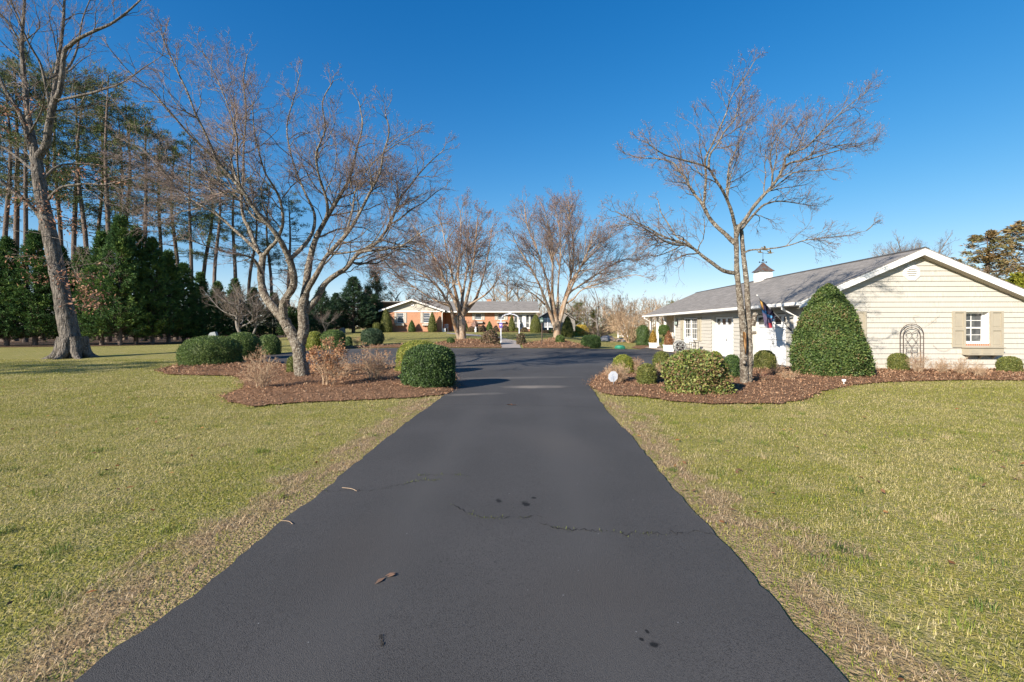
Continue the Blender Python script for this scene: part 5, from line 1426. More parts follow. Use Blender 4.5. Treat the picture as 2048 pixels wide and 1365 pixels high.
myrtle('left one of two vase shaped bare trees, partly behind the spreading tree', b, [
    ([(650, 1140), (652, 1050), (645, 960)], .33, .27, 0, 0),
    ([(632, 1130), (595, 1010), (570, 900), (530, 830), (500, 770), (400, 660), (250, 560), (120, 520)], .19, .03, 0, -2.5),
    ([(640, 960), (600, 850), (560, 770), (530, 700), (480, 550), (380, 380), (300, 250)], .18, .03, 0, 2.5),
    ([(640, 960), (612, 820), (590, 720), (580, 650), (540, 450), (500, 200)], .17, .03, .1, -1),
    ([(648, 950), (650, 800), (625, 690), (620, 600), (640, 400), (640, 150)], .16, .03, .2, 2),
    ([(655, 960), (690, 800), (708, 720), (720, 650), (740, 450), (760, 190)], .17, .03, 0, -2.2),
    ([(662, 950), (740, 850), (768, 770), (790, 700), (830, 500), (858, 290)], .16, .03, 0, 1.2),
    ([(560, 890), (470, 850), (390, 800), (340, 760), (200, 660), (70, 590)], .10, .025, 0, 1.5),
    ([(672, 900), (760, 840), (815, 800), (860, 750), (900, 680), (930, 590)], .10, .025, 0, -2),
    ([(645, 900), (670, 700), (690, 560), (690, 400), (700, 230)], .11, .025, .1, 3.2),
], b[1])
b = G(1114, 677)
myrtle('right one of two vase shaped bare trees, in front of the white railing', b, [
    ([(1322, 1120), (1320, 1060), (1318, 1000)], .40, .33, 0, 0),
    ([(1305, 1040), (1250, 880), (1222, 800), (1200, 730), (1120, 560), (1050, 430), (1005, 330)], .17, .03, 0, -1.8),
    ([(1312, 1030), (1280, 860), (1258, 740), (1240, 650), (1180, 450), (1110, 250), (1090, 100)], .19, .03, 0, 2.2),
    ([(1320, 1010), (1290, 830), (1288, 710), (1290, 600), (1290, 400), (1235, 150)], .18, .03, .1, -2.4),
    ([(1330, 1010), (1370, 850), (1400, 740), (1420, 650), (1440, 450), (1410, 200), (1400, 60)], .18, .03, .1, 1.5),
    ([(1340, 1010), (1388, 830), (1435, 710), (1480, 600), (1540, 450), (1610, 240)], .17, .03, 0, -1.2),
    ([(1352, 940), (1400, 800), (1480, 730), (1550, 680), (1700, 570), (1850, 510), (1930, 560)], .13, .025, 0, 2),
    ([(1385, 870), (1440, 830), (1500, 760), (1650, 700), (1850, 645), (1940, 660)], .09, .022, 0, -1.8),
    ([(1235, 880), (1180, 820), (1130, 780), (1050, 735), (975, 650)], .09, .022, 0, 1.4),
    ([(1350, 950), (1405, 740), (1460, 630), (1520, 540), (1640, 400), (1720, 310)], .12, .025, 0, .8),
    ([(1325, 960), (1330, 700), (1345, 500), (1340, 300), (1310, 110)], .11, .025, .2, 3.2),
], b[1])

# generic bare background trees grown from a trunk
def wild_tree(name, label, base, h, spread, bark, twig, n=7, r=.2, lean=(0, 0), low=.25, group=None, fine=1.0, vase=.5, seed=0, up=.12):
    r_ = np.random.default_rng(seed)
    base = np.array(base, float)
    limbs = []
    top = base + np.array([lean[0], lean[1], h * .82])
    tr = smooth_line([base + (0, 0, -.1), base + (top - base) * .35 + r_.normal(size=3) * .15, base + (top - base) * .7 + r_.normal(size=3) * .3, top], 4)
    limbs.append((tr, np.linspace(r, r * .18, len(tr))))
    for k in range(n):
        t = low + (.72 - low) * k / max(n - 1, 1)
        p0 = base + (top - base) * t
        a = k * 2.4 + r_.uniform(-.5, .5)
        L = spread * (1 - .45 * t) * r_.uniform(.75, 1.15)
        d = np.array([math.cos(a), math.sin(a), 0])
        p1 = p0 + d * L * .45 + (0, 0, L * vase * .6); p2 = p0 + d * L + (0, 0, L * vase * 1.6)
        q = smooth_line([p0, p1 + r_.normal(size=3) * .15, p2], 4)
        limbs.append((q, np.linspace(r * (.55 - .3 * t), r * .07, len(q))))
    S = h / 10
    return bare_tree(name, label, 'tree', base, limbs, bark, twig, [
        LV(2.3 * S, .55 * S * fine, .2, (.4, 1.0), 5, up, .12, .008 * max(S, .6), .010, bark=True),
        LV(1.2 * S, .36 * S * fine, .15, (.4, 1.0), 4, up * .8, .13, .0055 * max(S, .6), .008),
        LV(.6 * S, .22 * S * fine, .1, (.4, 1.0), 3, up * .5, .13, .0048 * max(S, .6), .006)], sides=6, group=group, k0=10)
b = GY(494, 37)
r_ = T  # keep name free
wild_tree('small_bare_tree', 'small grey two stemmed bare tree behind the oval boxwoods', GY(487, 36), 5.6, 3.3, 'bark_pale', 'twig_grey', 12, .15, (-.9, 0), .25, seed=5, vase=.45, fine=.7)
wild_tree('small_bare_tree', 'second thin stem tree leaning right behind the oval boxwoods', GY(494, 36.2), 5.0, 2.8, 'bark_pale', 'twig_grey', 10, .12, (.9, .3), .3, seed=6, vase=.45, fine=.7)
wild_tree('small_bare_tree', 'tiny pale bare tree in front of the dark cedars', GY(648, 40), 2.9, 1.8, 'bark_pale', 'twig_grey', 7, .05, (.3, 0), .35, seed=7, vase=.5)
BT = 'bare trees behind the brick house'
for i, (px, Y, h, sp, lab, sd) in enumerate((
        (1012, 78, 12.5, 6.5, 'tall bare tree rising over the roof between the vase shaped trees', 11), (985, 84, 10, 5, 'bare tree over the roof left of the tallest one', 12), (1040, 82, 10.5, 5.5, 'bare tree over the roof right of the tallest one', 13),
        (800, 80, 8.2, 5, 'thin bare tree over the left gable', 14), (845, 86, 9, 5, 'thin bare tree over the porch roof', 15), (880, 84, 9, 4.5, 'thin bare tree just left of the left vase shaped tree', 16), (1075, 88, 9.5, 5, 'thin bare tree beyond the right end of the roof', 17))):
    wild_tree('bare_tree', lab, GY(px, Y), h, sp, 'bark_brown', 'twig_grey', 8, .28, (rng.uniform(-1, 1), 0), .3, BT, 1.2, .6, sd)
BW = 'bare woodland trees at the right of the house'
for i, (px, Y, h, sp, lab, sd, bk) in enumerate((
        (1197, 74, 9.8, 3.2, 'white barked bare tree beyond the round boxwood', 21, 'bark_pale'), (1150, 92, 8.5, 4.5, 'bare tree beyond the forsythia', 22, 'bark_pale'), (1172, 96, 9.5, 4.5, 'pale bare tree between the forsythia and the white barked tree', 23, 'bark_pale'),
        (1215, 98, 8.5, 4.5, 'bare tree right of the white barked tree', 24, 'bark_brown'), (1235, 94, 8.5, 4.5, 'brown bare tree left behind the spreading shrub', 25, 'bark_brown'), (1300, 92, 8.8, 5, 'brown bare tree right behind the spreading shrub', 26, 'bark_brown'),
        (1328, 96, 8.6, 5, 'bare tree above the far eave of the garage', 27, 'bark_brown'), (1130, 100, 8.5, 4.5, 'bare tree behind the right vase shaped tree', 28, 'bark_brown'), (1352, 100, 8.4, 5, 'bare tree just over the garage ridge end', 29, 'bark_brown'))):
    wild_tree('bare_tree', lab, GY(px, Y), h, sp, bk, 'twig_brown', 8, .22, (rng.uniform(-1, 1), 0), .2, BW, 1.15, .55, sd)
wild_tree('bare_tree', 'round crowned bare tree behind the garage gable', (37.6, 42.5, 0), 10.5, 3.8, 'bark_brown', 'twig_grey', 13, .26, (0, 0), .4, None, .55, .9, 31)
# spreading multi stem shrub tree beyond the drive on the right
def multi_stem(name, label, base, h, spread, n, bark, twig, r=.05, levels=None, seed=0, cat='shrub', group=None, vase=1.0, dead=None, fine=1.0, rt=.03):
    r_ = np.random.default_rng(seed); base = np.array(base, float)
    limbs = []
    for k in range(n):
        a = k * 2.399 + r_.uniform(-.3, .3); f_ = math.sqrt((k + .5) / n) * r_.uniform(.8, 1.1)
        d = np.array([math.cos(a), math.sin(a), 0])
        tipz = h * (1 - .42 * f_ ** 2) * r_.uniform(.72, 1)
        p0 = base + d * min(rt * 3, .3) * f_ + (0, 0, -.03)
        p1 = base + d * spread * f_ * .42 + (0, 0, tipz * .36); p2 = base + d * spread * f_ * .8 + (0, 0, tipz * .72); p3 = base + d * spread * f_ + (0, 0, tipz)
        q = smooth_line([p0, p1 + r_.normal(size=3) * h * .025, p2 + r_.normal(size=3) * h * .03, p3], 3)
        limbs.append((q, np.linspace(r, r * .2, len(q))))
    S = h
    lv = levels or [LV(.40 * S, .11 * S * fine, .08, (.5, 1.25), 4, .08, .20, r * .45, .012), LV(.2 * S, .09 * S * fine, .15, (.5, 1.2), 3, .06, .22, r * .36, .010), LV(.10 * S, .075 * S * fine, .1, (.5, 1.3), 2, .04, .2, r * .28, .008)]
    return bare_tree(name, label, cat, base, limbs, bark, twig, lv, sides=5, k0=8, group=group, bud=dead)
multi_stem('spreading_shrub', 'large vase shaped leafless tan shrub left of the far garage corner', GY(1260, 44), 5.0, 3.5, 30, 'twig_tan', 'twig_tan', .036, seed=41, cat='tree', fine=.8, rt=.08)
multi_stem('spreading_shrub', 'smaller reddish leafless shrub left of the large tan one', GY(1200, 52), 2.6, 2.6, 18, 'bark_brown', 'twig_brown', .03, seed=42, cat='tree')
# dormant shrubs in the near beds
DS = 'leafless tan shrubs in the mulch beds'
def dorm(px, py, w_, ty, n, label, seed, dead=None, twig='twig_tan', fine=1.0, cat='shrub'):
    g = G(px, py); h = EYE + (HY - ty) / F * (g[1] + .2) - g[2]
    return multi_stem('leafless_shrub', label, (g[0], g[1] + .15, g[2] + .08), h - .08, w_ / 2 / F * g[1] / math.sqrt(1 + (g[0] / g[1]) ** 2) * 1.05, n, 'twig_tan', twig, max(.006, .0075 * h), seed=seed, group=DS, dead=dead, fine=fine, rt=.05)
dl = [(.36, .19, .10), (.44, .26, .14), (.28, .14, .08)]
dorm(516, 786, 84, 694, 17, 'leafless tan shrub at the left front of the left bed', 51, (500, .03, dl), fine=1.15)
dorm(650, 782, 72, 672, 11, 'tall tan shrub with orange brown dead leaves on top beside the forked trunk', 52, (1500, .065, dl), fine=1.2)
dorm(683, 762, 40, 694, 7, 'thin leafless shrub between the two fuller tan shrubs', 53, (300, .03, dl))
dorm(744, 770, 92, 688, 22, 'leafless tan shrub left of the largest round boxwood', 54, (1300, .035, dl), fine=1.05)
dorm(1238, 770, 58, 727, 34, 'dense low tan shrub behind the small white sign', 55, (1800, .03, [(.42, .28, .18), (.34, .22, .14), (.48, .36, .25)]), fine=.8)
dorm(1276, 752, 34, 716, 22, 'pale twiggy shrub between the two front boxwood balls', 56, (500, .03, dl))
dorm(1322, 770, 24, 726, 16, 'small pale twiggy shrub left of the big loose shrub', 57, (300, .03, dl))
dorm(1556, 757, 46, 722, 14, 'sparse dark twig shrub below the flag', 58, None, 'twig_brown')
dorm(1585, 765, 50, 738, 20, 'low tan twig shrub left of the holly foot', 59, (300, .03, dl))
dorm(1530, 768, 46, 744, 16, 'low brown twig shrub right of the leaning trunk', 60, (400, .03, [(.25, .11, .08), (.2, .1, .07)]), 'twig_brown')
dorm(1845, 752, 60, 705, 22, 'leafless rose like shrub at the foot of the trellis', 61, (250, .03, [(.2, .06, .05), (.4, .28, .2)]))
dorm(1893, 752, 56, 716, 22, 'pale twig shrub right of the trellis', 62, (200, .03, dl))
dorm(1935, 755, 46, 714, 18, 'pale twig shrub left below the window box', 63, (150, .03, dl))
dorm(1968, 758, 34, 720, 12, 'thin twig shrub right below the window box', 64, None)
dorm(1748, 752, 34, 712, 10, 'thin twig shrub at the right foot of the cone shaped holly', 65, None)
px_d = dorm(1098, 688, 40, 676, 14, 'low twiggy shrub beside the lamp post', 66, (200, .05, dl))
dorm(711, 692, 22, 672, 14, 'small pale twig shrub beside the round yew', 67, (200, .05, dl))
px_bush('flower_shrub', 950, 655, 20, 641.5, LOW, 'pink', 'pinkish brown dried flower shrub by the left front window box', 900, .10, Y=58.1, seed=70, fuzz=.3, lumps=.2, group=SG)
# bare climber stems on the gable wall above the trellis
w = MB()
gz = 16.28
for pts in (((1834, 648), (1830, 640), (1826, 633), (1840, 630)), ((1850, 652), (1862, 645), (1872, 636), (1880, 630)), ((1822, 655), (1812, 648), (1806, 652)), ((1866, 690), (1878, 700), (1890, 702), (1900, 698)), ((1862, 640), (1868, 644), (1874, 640))):
    w.tube(smooth_line([P(x, y, gz - .02) for x, y in pts], 3), .004, 4)
tag(w.build('climbing_stem', 'twig_tan'), 'thin bare climber stems on the siding above the trellis', 'climber')
# ------------------------------------------------------------------ evergreens
def copy_tree(proto, loc, scale, rotz, label, group=None):
    r_ = proto.copy(); COL.objects.link(r_)
    r_.location = Vector([float(a) for a in loc]); r_.scale = scale; r_.rotation_euler = (0, 0, rotz)
    r_['label'] = label
    if group: r_['group'] = group
    for ch in proto.children:
        c = ch.copy(); COL.objects.link(c); c.parent = r_
    return r_
def conifer_mesh(h, r, n, pal, prof, seed, droop=.35, sl=.25, sw=.06, per=15, base=.04, up=.35):
    r_ = np.random.default_rng(seed)
    t = base + (1 - base) * r_.random(n) ** 1.1
    a = r_.uniform(0, 2 * math.pi, n)
    L = r * prof(t) * r_.uniform(.72, 1.12, n) + .12
    d = np.column_stack([np.cos(a), np.sin(a), np.full(n, droop) + r_.normal(size=n) * .12])
    b0 = np.column_stack([np.zeros(n), np.zeros(n), t * h])
    br_p = np.stack([b0, b0 + unit(d) * (L * .5)[:, None], b0 + unit(d + [0, 0, .15]) * L[:, None]], 1)
    f = np.repeat(np.arange(n), per)
    s_ = .3 + .7 * r_.random(len(f)) ** .7
    p = b0[f] + unit(d[f]) * (L[f] * s_)[:, None]; p[:, 2] += (s_ ** 2) * L[f] * .12
    p += r_.normal(size=p.shape) * .10
    side = np.column_stack([-np.sin(a[f]), np.cos(a[f]), np.zeros(len(f))]) * r_.choice([-1, 1], len(f))[:, None]
    nb = NB()
    pc = np.array(pal)
    cc = pc[np.clip((vnoise(a[f] * 2, p[:, 2], .9, seed) * .6 + r_.random(len(f)) * .4) * len(pc), 0, len(pc) - 1).astype(int)] * r_.uniform(.8, 1.2, (len(f), 1))
    for k in range(4):
        D = unit(unit(d[f]) * .8 + side * (.25 + .35 * k / 3) * (1 if k % 2 else -1) + np.array([0, 0, up]) + r_.normal(size=p.shape) * .35)
        V, Q = leaves(p, D, unit(r_.normal(size=p.shape) + [0, 0, .8]), sl * r_.uniform(.6, 1.3, len(f)), sw * r_.uniform(.7, 1.3, len(f)))
        nb.add(V, Q, np.repeat(cc, 4, 0))
    tk = NB()
    V, Q = tube([(0, 0, -.1), (.03, .02, h * .4), (0, 0, h * .97)], [r * .075, r * .05, .012], 7); tk.add(V, Q)
    V, Q = tubes(br_p, np.tile(np.array([.028, .016, .006]), (n, 1)) * (r / 2.4), 3); tk.add(V, Q)
    return tk.mesh('trunk', 'bark_pine', True), nb.mesh('crown', 'needle')
def proto_tree(name, meshes, label, cat='tree', group=None):
    o = T(name, label, cat, (0, 0, 0), group)
    for nm, me in zip(('trunk', 'crown'), meshes): link(nm, me, o)
    return o
ORD = ['first', 'second', 'third', 'fourth', 'fifth', 'sixth', 'seventh', 'eighth', 'ninth', 'tenth', 'eleventh', 'twelfth', 'thirteenth', 'fourteenth', 'fifteenth', 'sixteenth', 'seventeenth', 'eighteenth', 'nineteenth', 'twentieth', 'twenty-first', 'twenty-second']
LEY = [(.048, .098, .040), (.064, .126, .045), (.09, .16, .046), (.16, .23, .055)]
cprof = lambda t: np.minimum(1, (1 - t) ** .88 * 1.12) * np.minimum(1, .62 + t * 2.2)
leys = [proto_tree('dark_conifer', conifer_mesh(10, 2.5, 430, LEY, cprof, 100 + k), 'x') for k in range(3)]
row = [(-30, 36, 462), (14, 36.5, 480), (70, 37, 468), (120, 38, 498), (166, 38.5, 500), (204, 38, 468), (240, 38, 436), (272, 39.5, 458), (305, 40, 480), (337, 42, 505), (368, 44, 530), (400, 46, 548), (435, 48, 566), (470, 50, 560), (508, 52, 578), (548, 54, 588)]
row.sort()
used = set()
GRP = 'dark conifers in the row along the left lawn'
for i, (px, Y, ty) in enumerate(row):
    p = GY(px, Y); hgt = EYE + (HY - ty) / F * Y - p[2]
    pr = leys[i % 3]
    lab = 'yellow topped conifer, tallest of the dark row' if px == 240 else ORD[i] + ' conifer from the left edge in the dark row behind the oak'
    sx = (.86 + .12 * rng.random()) * (1 if hgt > 7 else .82)
    if i < 3:
        pr.location = Vector([float(a) for a in p]); pr.scale = (sx, sx, hgt / 10); pr.rotation_euler = (0, 0, rng.uniform(0, 6)); pr['label'] = lab; pr['group'] = GRP
    else: copy_tree(pr, p, (sx, sx, hgt / 10), rng.uniform(0, 6), lab, GRP)
# darker cedars left of the house
CG = 'dark cedars left of the brick house'
ced = proto_tree('dark_cedar', conifer_mesh(10, 3.2, 520, [(.038, .08, .045), (.055, .105, .055), (.075, .13, .06)], cprof, 111), 'x')
for i, (px, Y, ty, s_, lab) in enumerate(((707, 56, 556, 1.0, 'broadest dark cedar left of the brick house'), (642, 52, 576, .72, 'pointed dark cedar just right of the forked trunk'), (672, 56, 588, .7, 'shorter dark cedar between the pointed and broadest ones'), (750, 60, 590, .75, 'dark cedar nearest the brick house gable'), (735, 63, 575, .7, 'dark cedar behind the one nearest the gable'), (610, 60, 596, .7, 'dark cedar seen between the forked stems'))):
    p = GY(px, Y); hgt = EYE + (HY - ty) / F * Y - p[2]
    if i == 0: ced.location = Vector([float(a) for a in p]); ced.scale = (s_, s_, hgt / 10); ced['label'] = lab; ced['group'] = CG
    else: copy_tree(ced, p, (s_, s_, hgt / 10), rng.uniform(0, 6), lab, CG)
# slim arborvitae
arb = proto_tree('slim_arborvitae', conifer_mesh(5, .75, 260, [(.030, .062, .022), (.045, .085, .026)], lambda t: np.minimum(1, (1 - t) ** .6 * 1.1), 115, .9, .2, .07, 6, .03, .8), 'x')
for i, (px, Y, ty, lab) in enumerate(((584, 46, 617, 'slim dark arborvitae left in the pair behind the fork'), (598, 46, 622, 'slim dark arborvitae right in the pair behind the fork'), (570, 45, 628, 'low slim arborvitae left of the pair behind the fork'))):
    p = GY(px, Y); hgt = EYE + (HY - ty) / F * Y - p[2]
    if i == 0: arb.location = Vector([float(a) for a in p]); arb.scale = (1, 1, hgt / 5); arb['label'] = lab; arb['group'] = 'slim arborvitaes'
    else: copy_tree(arb, p, (1, 1, hgt / 5), rng.uniform(0, 6), lab, 'slim arborvitaes')
# trees behind the garage at the right edge
brc = proto_tree('bronze_cedar', conifer_mesh(9, 3.3, 190, [(.33, .22, .10), (.27, .20, .09), (.20, .185, .08), (.38, .27, .13)], lambda t: (1 - t) ** .55 * (.8 + .3 * np.sin(t * 23)), 121, .15, .22, .06, 16, .05, .1), 'loose bronze brown cedar behind the garage at the right edge')
brc.location = (32.4, 31.0, 0); brc.scale = (1.15, 1.15, .88)
copy_tree(brc, (37.9, 33.5, 0), (1.3, 1.3, 1.03), 2, 'taller reddish cedar cut by the right picture edge')
copy_tree(brc, (33.2, 34.5, 0), (1.2, 1.2, .74), 4, 'lower bronze cedar tip just over the garage roof')
yel = proto_tree('golden_arborvitae', conifer_mesh(6, 1.3, 330, [(.16, .18, .02), (.22, .22, .03), (.10, .13, .02)], lambda t: np.minimum(1, (1 - t) ** .6 * 1.1), 123, .9, .22, .08, 7, .03, .8), 'yellow green arborvitae above the right garage rake')
yel.location = (24.6, 22.0, 0); yel.scale = (.95, .95, .66)

# tall pines
def pine_mesh(h, seed, low=.42, R_=4.3, nb_=40, pal=None):
    r_ = np.random.default_rng(seed)
    tk = NB(); nd = NB()
    tr = np.array([(0, 0, -.2), (r_.normal() * .1, r_.normal() * .1, h * .35), (r_.normal() * .4, r_.normal() * .4, h * .7), (0, 0, h)])
    L = smooth_line(tr, 5); V, Q = tube(L, np.interp(L[:, 2], [0, h * .5, h], [.26, .19, .04]), 8); tk.add(V, Q)
    t = low + (1 - low) * (np.arange(nb_) + r_.random(nb_)) / nb_
    a = r_.uniform(0, 6.28, nb_)
    u = (t - low) / (1 - low)
    Ln = R_ * (.45 + .75 * np.sin(np.clip(u * 2.6 + .45, 0, 3.1))) * r_.uniform(.3, 1.25, nb_) * (1 - .5 * u)
    b0 = np.column_stack([np.interp(t * h, L[:, 2], L[:, 0]), np.interp(t * h, L[:, 2], L[:, 1]), t * h])
    d = np.column_stack([np.cos(a), np.sin(a), r_.normal(size=nb_) * .18 + .12 + .5 * u ** 2])
    pts = np.stack([b0, b0 + d * (Ln * .4)[:, None], b0 + d * (Ln * .75)[:, None] + [0, 0, .1], b0 + d * Ln[:, None] + np.column_stack([np.zeros(nb_), np.zeros(nb_), .12 * Ln])], 1)
    V, Q = tubes(pts, np.tile([.05, .035, .022, .01], (nb_, 1)), 4); tk.add(V, Q)
    kk = 7
    f = np.repeat(np.arange(nb_), kk); s_ = .35 + .68 * r_.random(len(f))
    c = b0[f] + d[f] * (Ln[f] * s_)[:, None] + r_.normal(size=(len(f), 3)) * .26
    m_ = 20
    g_ = np.repeat(np.arange(len(c)), m_)
    D = unit(r_.normal(size=(len(g_), 3)) + d[f][g_] * .5 + [0, 0, .35])
    P0 = c[g_] + D * .05 + r_.normal(size=(len(g_), 3)) * .10
    V, Q = leaves(P0, D, unit(r_.normal(size=D.shape)), .34 * r_.uniform(.7, 1.3, len(g_)), .055)
    pl = np.array(pal or [(.07, .10, .04), (.10, .128, .046), (.052, .078, .032), (.145, .155, .055)])
    cc = pl[r_.integers(0, len(pl), len(c))] * r_.uniform(.8, 1.2, (len(c), 1))
    nd.add(V, Q, np.repeat(cc[g_], 4, 0))
    return tk.mesh('trunk', 'bark_pine', True), nd.mesh('crown', 'needle')
pines = [proto_tree('tall_pine', pine_mesh(28, 200 + k, (.48, .55, .42)[k]), 'x') for k in range(3)]
plist = [(-25, 50, 120), (8, 47, 150), (30, 48, 130), (51, 45, 100), (85, 52, 150), (118, 56, 140), (149, 50, 150), (172, 48, 160), (197, 54, 200), (217, 46, 152), (235, 55, 215), (250, 52, 200), (289, 48, 232), (320, 55, 268), (352, 52, 288), (382, 50, 282), (409, 56, 312), (432, 50, 302), (470, 54, 342), (500, 58, 362), (540, 60, 372), (577, 62, 395)]
PG = 'tall pines behind the conifer row'
for i, (px, Y, ty) in enumerate(plist):
    p = GY(px, Y); hgt = EYE + (HY - ty) / F * Y - p[2]
    lab = ORD[i] + ' tall pine from the left in the wood behind the conifers'
    s_ = .85 + .3 * rng.random(); s_ *= .75 + .25 * min(hgt / 26, 1)
    pr = pines[i % 3]
    if i < 3: pr.location = Vector([float(a) for a in p]); pr.scale = (s_, s_, hgt / 28); pr.rotation_euler = (0, 0, rng.uniform(0, 6)); pr['label'] = lab; pr['group'] = PG
    else: copy_tree(pr, p, (s_, s_, hgt / 28), rng.uniform(0, 6), lab, PG)
# the wood goes on along the left boundary beyond the frame and shades the row
for i, (x, y, hh) in enumerate(((-58, 22, 17), (-64, 26, 18), (-31, 3, 10.5))):
    copy_tree(pines[i % 3], (x, y, 0), (1.35, 1.35, hh / 28), rng.uniform(0, 6), 'tall pine of the same wood beyond the left picture edge', 'pines beyond the left picture edge')
# loose light green pine left of the house and pines in the far right wood
tp = proto_tree('loose_pine', pine_mesh(9, 231, .12, 2.6, 60, [(.15, .155, .05), (.19, .18, .06), (.10, .12, .04)]), 'loose yellowish pine left behind the brick gable')
p = GY(752, 74); tp.location = Vector([float(a) for a in p]); tp.scale = (1.1, 1.1, (EYE + (HY - 546) / F * 74 - p[2]) / 9)
FP = 'low pines in the far right wood'
for px, Y, ty, s_, lab in ((1157, 104, 608, 1.3, 'round topped pine over the forsythia'), (1187, 100, 622, 1.1, 'dark pine behind the white barked tree'), (1222, 104, 632, 1.1, 'low dark pine in the wood left of the tan shrub'), (1112, 108, 612, 1.2, 'pine seen between the stems of the right vase shaped tree'), (1345, 106, 607, 1.2, 'pine tip just above the far garage eave')):
    p = GY(px, Y); copy_tree(tp, p, (s_, s_, (EYE + (HY - ty) / F * Y - p[2]) / 9), rng.uniform(0, 6), lab, FP)
# far off wood closing the view
def far_wood():
    tw = NB(); nn = NB()
    n = 520
    ang = np.linspace(-1.05, 1.05, n) + rng.normal(size=n) * .004
    dist = rng.uniform(125, 165, n)
    x = np.tan(ang) * dist; y = dist
    hh = rng.uniform(6.5, 10.5, n) * (1 - .15 * vnoise(x, y, 20, 3))
    p = np.stack([np.column_stack([x, y, np.full(n, .6)]), np.column_stack([x + rng.normal(size=n) * .4, y, hh * .5]), np.column_stack([x + rng.normal(size=n) * .9, y, hh])], 1)
    r_ = np.tile([.16, .1, .04], (n, 1)); V, Q = tubes(p, r_, 4); tw.add(V, Q)
    for L_, sp, rm in ((3.0, .62, .045), (1.4, .45, .03)):
        p, r_ = children(p, r_, L_, sp, .18, (.4, 1.1), (.6, 1.2), 3, .12, .12, .01, rm)
        V, Q = tubes(p, r_, 3); tw.add(V, Q)
    tag(tw.build('distant_woods', 'twig_brown'), 'distant brown leafless wood closing the view', 'woods', kind='stuff')
far_wood()

# ------------------------------------------------------------------ small things
# arch over the walk
g0, g1 = G(1001.8, 688), G(1038.4, 684)
ya = (g0[1] + g1[1]) / 2
AR = T('garden_arch', 'white wooden garden arch over the walk to the house', 'arch', (g0[0], ya, g0[2]))
ax0, ax1 = hx(1001.8, ya), hx(1038.4, ya); az = hz(640, ya); at_ = hz(628.5, ya)
for x in (ax0, ax1):
    for dy in (-.28, .28):
        w = MB(); w.box(x - .038, x + .038, ya + dy - .03, ya + dy + .03, g0[2] - .05, az); w.build('post', 'arbor', AR)
    w = MB()
    for z in np.arange(g0[2] + .3, az, .3): w.box(x - .015, x + .015, ya - .24, ya + .24, z, z + .04)
    w.build('lattice', 'arbor', AR)
w = MB()
for dy in (-.28, .28):
    cx_ = (ax0 + ax1) / 2; rx_ = (ax1 - ax0) / 2
    arc = [(cx_ + rx_ * math.cos(a), ya + dy, az + (at_ - az) * math.sin(a)) for a in np.linspace(math.pi, 0, 17)]
    for a, b in zip(arc, arc[1:]):
        w.slab([np.array(a) + (0, -.02, -.03), np.array(b) + (0, -.02, -.03), np.array(b) + (0, -.02, .04), np.array(a) + (0, -.02, .04)], (0, .04, 0))
for a in np.linspace(.3, math.pi - .3, 8):
    c_ = (cx_ + rx_ * math.cos(a), az + (at_ - az) * math.sin(a)); w.box(c_[0] - .022, c_[0] + .022, ya - .36, ya + .36, c_[1] + .042, c_[1] + .07)
w.box(cx_ - .09, cx_ + .09, ya - .34, ya - .311, at_ - .02, at_ + .16)
w.build('arch_top', 'arbor', AR)
HS = T('heart_plaque', 'purple plaque with a pale heart on the left arch post', 'plaque', (ax0, ya - .36, hz(651, ya)))
hc = np.array((ax0, ya - .36, hz(651.0, ya)))
w = MB(); w.box(hc[0] - .12, hc[0] + .12, hc[1], hc[1] + .03, hc[2] - .18, hc[2] + .18); w.build('board', 'purple', HS)
w = MB(); hp = []
for t in np.linspace(0, 2 * math.pi, 24, endpoint=False):
    hp.append((hc[0] - .02 + .0075 * 16 * math.sin(t) ** 3 * .8, hc[1] - .012, hc[2] + .0062 * (13 * math.cos(t) - 5 * math.cos(2 * t) - 2 * math.cos(3 * t) - math.cos(4 * t)) + .02))
w.slab(hp, (0, .011, 0)); w.build('heart', 'lavender', HS)
# lamp post
g = G(1084, 690.5); LP = T('lamp_post', 'black garden lamp post with a green glass lantern in the far bed', 'lamp post', g)
zt = hz(646, g[1])
w = MB(); w.tube([g + (0, 0, -.1), (g[0], g[1], zt)], .04, 8); w.lathe((g[0], g[1], g[2]), [(.09, .0), (.07, .18), (.045, .22)], 8); w.build('post', 'iron', LP)
w = MB(); w.lathe((g[0], g[1], zt), [(.05, 0), (.13, .03), (.13, .05)], 6); w.lathe((g[0], g[1], zt + .24), [(.2, 0), (.14, .05), (.05, .11), (.015, .17)], 6)
for k in range(6):
    a = k * math.pi / 3; w.tube([(g[0] + .12 * math.cos(a), g[1] + .12 * math.sin(a), zt + .05), (g[0] + .16 * math.cos(a), g[1] + .16 * math.sin(a), zt + .25)], .012, 4)
lo_ = w.build('lantern', 'ivy', LP)
w = MB(); w.lathe((g[0], g[1], zt + .05), [(.10, 0), (.135, .19)], 6); w.build('lantern_glass', 'lampglass', lo_)
